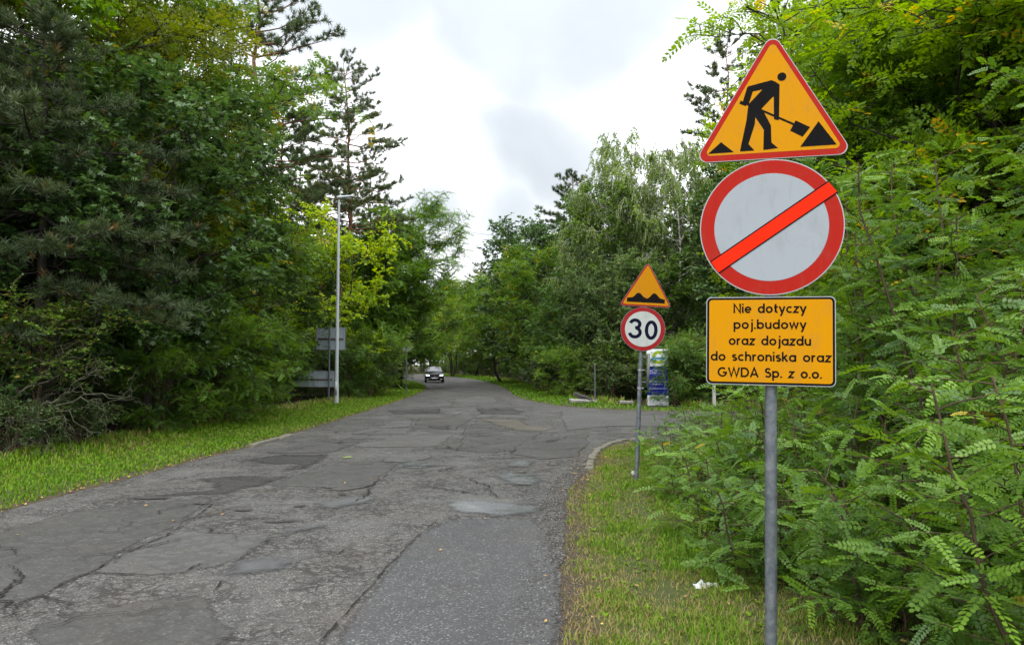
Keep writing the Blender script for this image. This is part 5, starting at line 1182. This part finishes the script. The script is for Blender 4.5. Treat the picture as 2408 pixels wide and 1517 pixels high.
for i in range(10):
    plant('shrub_leafy' if i % 2 else 'shrub_robinia', (7.5 + i * 2.2, 30.8 + rw.uniform(-.5, 1.5), -.05), 'undergrowth_shrub', 'low shrub beyond the side road', 'shrub', rw.uniform(.8, 1.2), rw.uniform(0, 6), lm='oak', group='undergrowth shrubs beyond the side road')

# woods closing the view far behind the single trees
rf = np.random.default_rng(55); n_ = 36000
bands = [(-58, -42, 5, 120, 12), (-90, 30, 196, 212, 17), (38, 52, 2, 150, 13), (-75, -40, 120, 200, 15)]
O = []
for i, (a0, a1, b0, b1, hh) in enumerate(bands):
    m_ = n_ // 4; O.append(np.column_stack([rf.uniform(a0, a1, m_), rf.uniform(b0, b1, m_), hh * rf.uniform(0, 1, m_) ** .9 * (.8 + .2 * np.sin(np.arange(m_)))]))
O = np.vstack(O); g = Geo(); bake(g, TS, O, rf.normal(0, 1, O.shape), np.array([0, 0, .5]) + rf.normal(0, .6, O.shape), rf.uniform(.6, 1.3, len(O)), rf.uniform(.1, .8, len(O)))
tag(g.obj('distant_woods', LM['oak']), 'dark distant woods closing the view behind the tree trunks', 'woods', kind='stuff')
# dead lichen-grey snag on the left
rs_ = np.random.default_rng(31); g = Geo(); fg = Geo()
def grow(p, d, l, r_, dep):
    n_ = 6; q = path(rs_, p, p + d * l, n_, .55); tube(g, q, r_ * (1 - .6 * np.linspace(0, 1, n_)), 5)
    if dep == 0: return
    for k in range(3 if dep > 1 else 3):
        s_ = .35 + .65 * (k + rs_.uniform(0, 1)) / 3; grow(interp(q, min(1, s_)), norm(d * .7 + rs_.normal(0, .7, 3) + np.array([.25, -.05, -.02])), l * rs_.uniform(.5, .72), r_ * .55, dep - 1)
for a0 in range(7):
    az = -1.2 + a0 * .5; grow(np.array([rs_.uniform(-.3, .3), 0, .1 + .25 * a0]), norm(np.array([math.cos(az) * .8, math.sin(az) * .6 - .2, .7 - .12 * (a0 % 3)])), rs_.uniform(.9, 1.5), .022, 3)
sn = empty('dead_bush', (X(75, 13.4), 13.4, 0)); tag(sn, 'bare lichen grey twisted bush in front of the dark woods at left', 'bush'); g.obj('branches', BK['lichen'], sn, True)
SH('shrub_leafy', 90, 13.9, .75, 'thin leafy top over the bare twisted bush at left', 'oak', 1.2).location.z = 1.05
SH('shrub_leafy', 40, 13.0, .45, 'low dark plants at the foot of the bare bush', 'maple')
SH('shrub_leafy', 190, 14.6, .42, 'low weeds at the forest edge right of the bare bush', 'maple')

# ------------------------------------------------------------------ near robinia thicket with single leaves
NEAR = [T_compound(8, .098, .185, True, d, RG) for d in (.25, .45, .6)]
leaf_me = []
NEAR4 = [T_compound(8, .100, .185, 2, d, RG) for d in (.25, .45, .6)]; NEAR2 = [T_compound(6, .135, .21, False, d, RG) for d in (.25, .45, .6)]
for i, tp_ in enumerate(NEAR):
    for sh in range(3):
        gg = Geo(); gg.add(tp_[0], tp_[1], (.25, .5, .75)[sh]); leaf_me.append(gg.mesh('robinia_leaf', LM['robinia_near']))
def thicket(seed, x, y, H, R, stems, label, n_leaf_mult=1., size=.23, singles=150, lm='robinia_near', name='robinia_shrub', lean=(0, 0), thin=1.):
    r = np.random.default_rng(seed); gb, gl = Geo(), Geo(); O, D, U, Sc, Ti = [], [], [], [], []
    for s in range(stems):
        az = s * 2.4 + r.uniform(-.4, .4); rad = R * math.sqrt((s + .5) / stems)
        b0 = np.array([math.cos(az) * rad * .45, math.sin(az) * rad * .45, -.05]); top = np.array([math.cos(az) * rad + lean[0] * H, math.sin(az) * rad + lean[1] * H, H * r.uniform(.72, 1.0)])
        sp = path(r, b0, top, 9, .16); tube(gb, sp, .006 + .010 * H / 3 * (1 - np.linspace(0, 1, 9)), 6)
        nb = int((9 + 8 * H) * thin)
        for k in range(nb):
            q = .05 + .95 * (k + r.uniform(0, .9)) / nb; a = interp(sp, min(.99, q)); a_ = k * 2.399 + r.uniform(-.4, .4)
            l = R * (.75 - .42 * q) * r.uniform(.55, 1.15) + .12; d = norm(np.array([math.cos(a_), math.sin(a_), r.uniform(.1, .75)]))
            bp = path(r, a, a + d * l + np.array([0, 0, -.12 * l]), 6, .16); tube(gb, bp, [.005, .0045, .004, .003, .0025, .0015], 4)
            nl_ = max(3, int(l / .048 * n_leaf_mult)); ct = r.uniform(-.20, .20)
            for j in range(nl_):
                s3 = .12 + .88 * (j + 1) / nl_; o = interp(bp, min(1, s3)); sd_ = 1 if j % 2 else -1; bd = norm(interp(bp, min(1, s3)) - interp(bp, max(0, s3 - .15)) + 1e-6)
                side = norm(np.cross(bd, [0, 0, 1.])) * sd_; ld = norm(bd * (.55 if s3 < .95 else 1.2) + side * (.95 if s3 < .95 else .2) + r.normal(0, .36, 3) + np.array([0, 0, -.10]))
                O.append(o); D.append(ld); U.append(np.array([0, -.15, 1.]) + r.normal(0, .55, 3)); Sc.append(size * r.uniform(.55, 1.2) * (.75 + .25 * math.sin(s3 * PI))); Ti.append(np.clip(.45 + ct + r.normal(0, .12) + .18 * max(0, q - .6), 0, .92) if r.uniform() > .018 else 1)
    O, D, U, Sc, Ti = map(np.array, (O, D, U, Sc, Ti)); pk = r.integers(0, 3, len(O))
    ro = empty(name, (x, y, -.02)); tag(ro, label, 'shrub')
    W = O + np.array([x, y, 0]); dist = np.linalg.norm(W - np.array([0, 0, EYE]), axis=1)
    vis = (np.abs(W[:, 0] / np.maximum(.1, W[:, 1])) < .70); order = np.argsort(np.where(vis, dist, 99)); sel = np.zeros(len(O), bool)
    if singles: sel[order[:singles]] = True
    Rm = frames(D, U)
    for i in np.where(sel)[0]:
        lf = bpy.data.objects.new('leaf', leaf_me[pk[i] * 3 + min(2, int(Ti[i] * 3))]); C.objects.link(lf); lf.parent = ro
        M_ = Matrix(Rm[i].T.tolist()).to_4x4() @ Matrix.Scale(Sc[i], 4); M_.translation = Vector(O[i]); lf.matrix_local = M_
    for k in range(3):
        m_ = (pk == k) & ~sel
        if m_.any(): bake(gl, (NEAR4 if y < 7 else NEAR2)[k], O[m_], D[m_], U[m_], Sc[m_], Ti[m_])
    gb.obj('stem', BK['twig'], ro, True); tag(gl.obj('foliage', LM[lm], ro), kind='stuff')
    return ro
TH = [
 (101, 2.72, 3.55, 1.75, .75, 6, 'robinia shrub with large dusty leaves in the bottom right corner', 1.15, .20, 280, (0, 0)),
 (102, 2.42, 4.75, 1.15, .62, 6, 'low spreading robinia shrub right of the foreground post base', 1.0, .22, 200, (0, 0)),
 (103, 3.55, 4.9, 2.7, .8, 6, 'tall robinia sapling above the bottom right shrub', 1.0, .215, 200, (0, 0)),
 (104, 3.75, 6.5, 3.9, 1.0, 7, 'arching robinia sapling right of the text plate', 1.15, .20, 160, (-.05, 0)),
 (105, 2.75, 6.3, 1.45, .72, 6, 'leafy robinia shrub directly behind the foreground post', 1.0, .21, 160, (0, 0)),
 (107, 2.75, 8.2, 1.25, .75, 6, 'low robinia shrub midway between the two sign posts', .9, .20, 120, (0, 0)),
 (108, 2.95, 10.3, .95, .70, 6, 'light green robinia shrub right beside the 30 post', .85, .19, 120, (0, 0)),
 (109, 4.0, 9.2, 1.35, 1.0, 7, 'broad robinia shrub behind the two low ones', .8, .21, 0, (0, 0)),
 (110, 4.3, 12.2, .75, 1.0, 6, 'fresh green robinia shrub in front of the company sign', .7, .20, 0, (0, 0)),
 (113, 2.30, 9.3, .85, .62, 6, 'small robinia shrub at the verge edge just behind the 30 post', .9, .19, 100, (0, 0)),
 (114, 2.15, 7.3, .90, .60, 6, 'low bushy robinia shrub spreading over the verge grass', .9, .20, 100, (0, 0)),
 (115, 2.05, 5.9, .80, .55, 6, 'knee high robinia shrub left of the foreground post', .9, .20, 100, (0, 0)),
 (116, 3.1, 11.8, 1.05, .85, 7, 'pale green robinia shrub between the 30 post and the company sign', .7, .19, 0, (0, 0)),
]
THK = {sd_: thicket(sd_, x, y, H, R, st_, lb, mu, sz, sg, lean=ln) for (sd_, x, y, H, R, st_, lb, mu, sz, sg, ln) in TH}
def thicket_copy(src, x, y, rz, sc, label, drop=0.):
    ro = THK[src].copy(); C.objects.link(ro); ro.location = (x, y, -.02); ro.rotation_euler = (0, 0, rz); ro.scale = (sc, sc, sc); ro['label'] = label
    for ch in list(THK[src].children):
        if ch.name.startswith('leaf'): continue
        c = ch.copy(); C.objects.link(c); c.parent = ro; c.matrix_parent_inverse = Matrix.Identity(4)
thicket_copy(104, 5.0, 6.4, 2.1, 1.12, 'tallest robinia sapling by the right picture edge')
thicket_copy(104, 5.4, 8.7, 4.0, .95, 'dense robinia sapling filling behind the arching one')
thicket_copy(103, 4.3, 7.9, 1.2, 1.05, 'upright robinia sapling just behind the arching one')
thicket_copy(105, 3.1, 7.5, 2.6, 1.3, 'waist high robinia shrub behind the text plate post')
thicket_copy(109, 5.4, 11.3, 2.0, 1.5, 'robinia shrub below the big robinia')
thicket_copy(116, 3.8, 13.4, 2.2, .95, 'robinia shrub by the side road kerb')
thicket_copy(109, 5.3, 13.5, 4.4, .95, 'spreading robinia shrub by the side road under the big robinia')
thicket_copy(105, 3.3, 5.6, 5.0, 1.25, 'bushy robinia shrub between the corner shrub and the arching sapling')
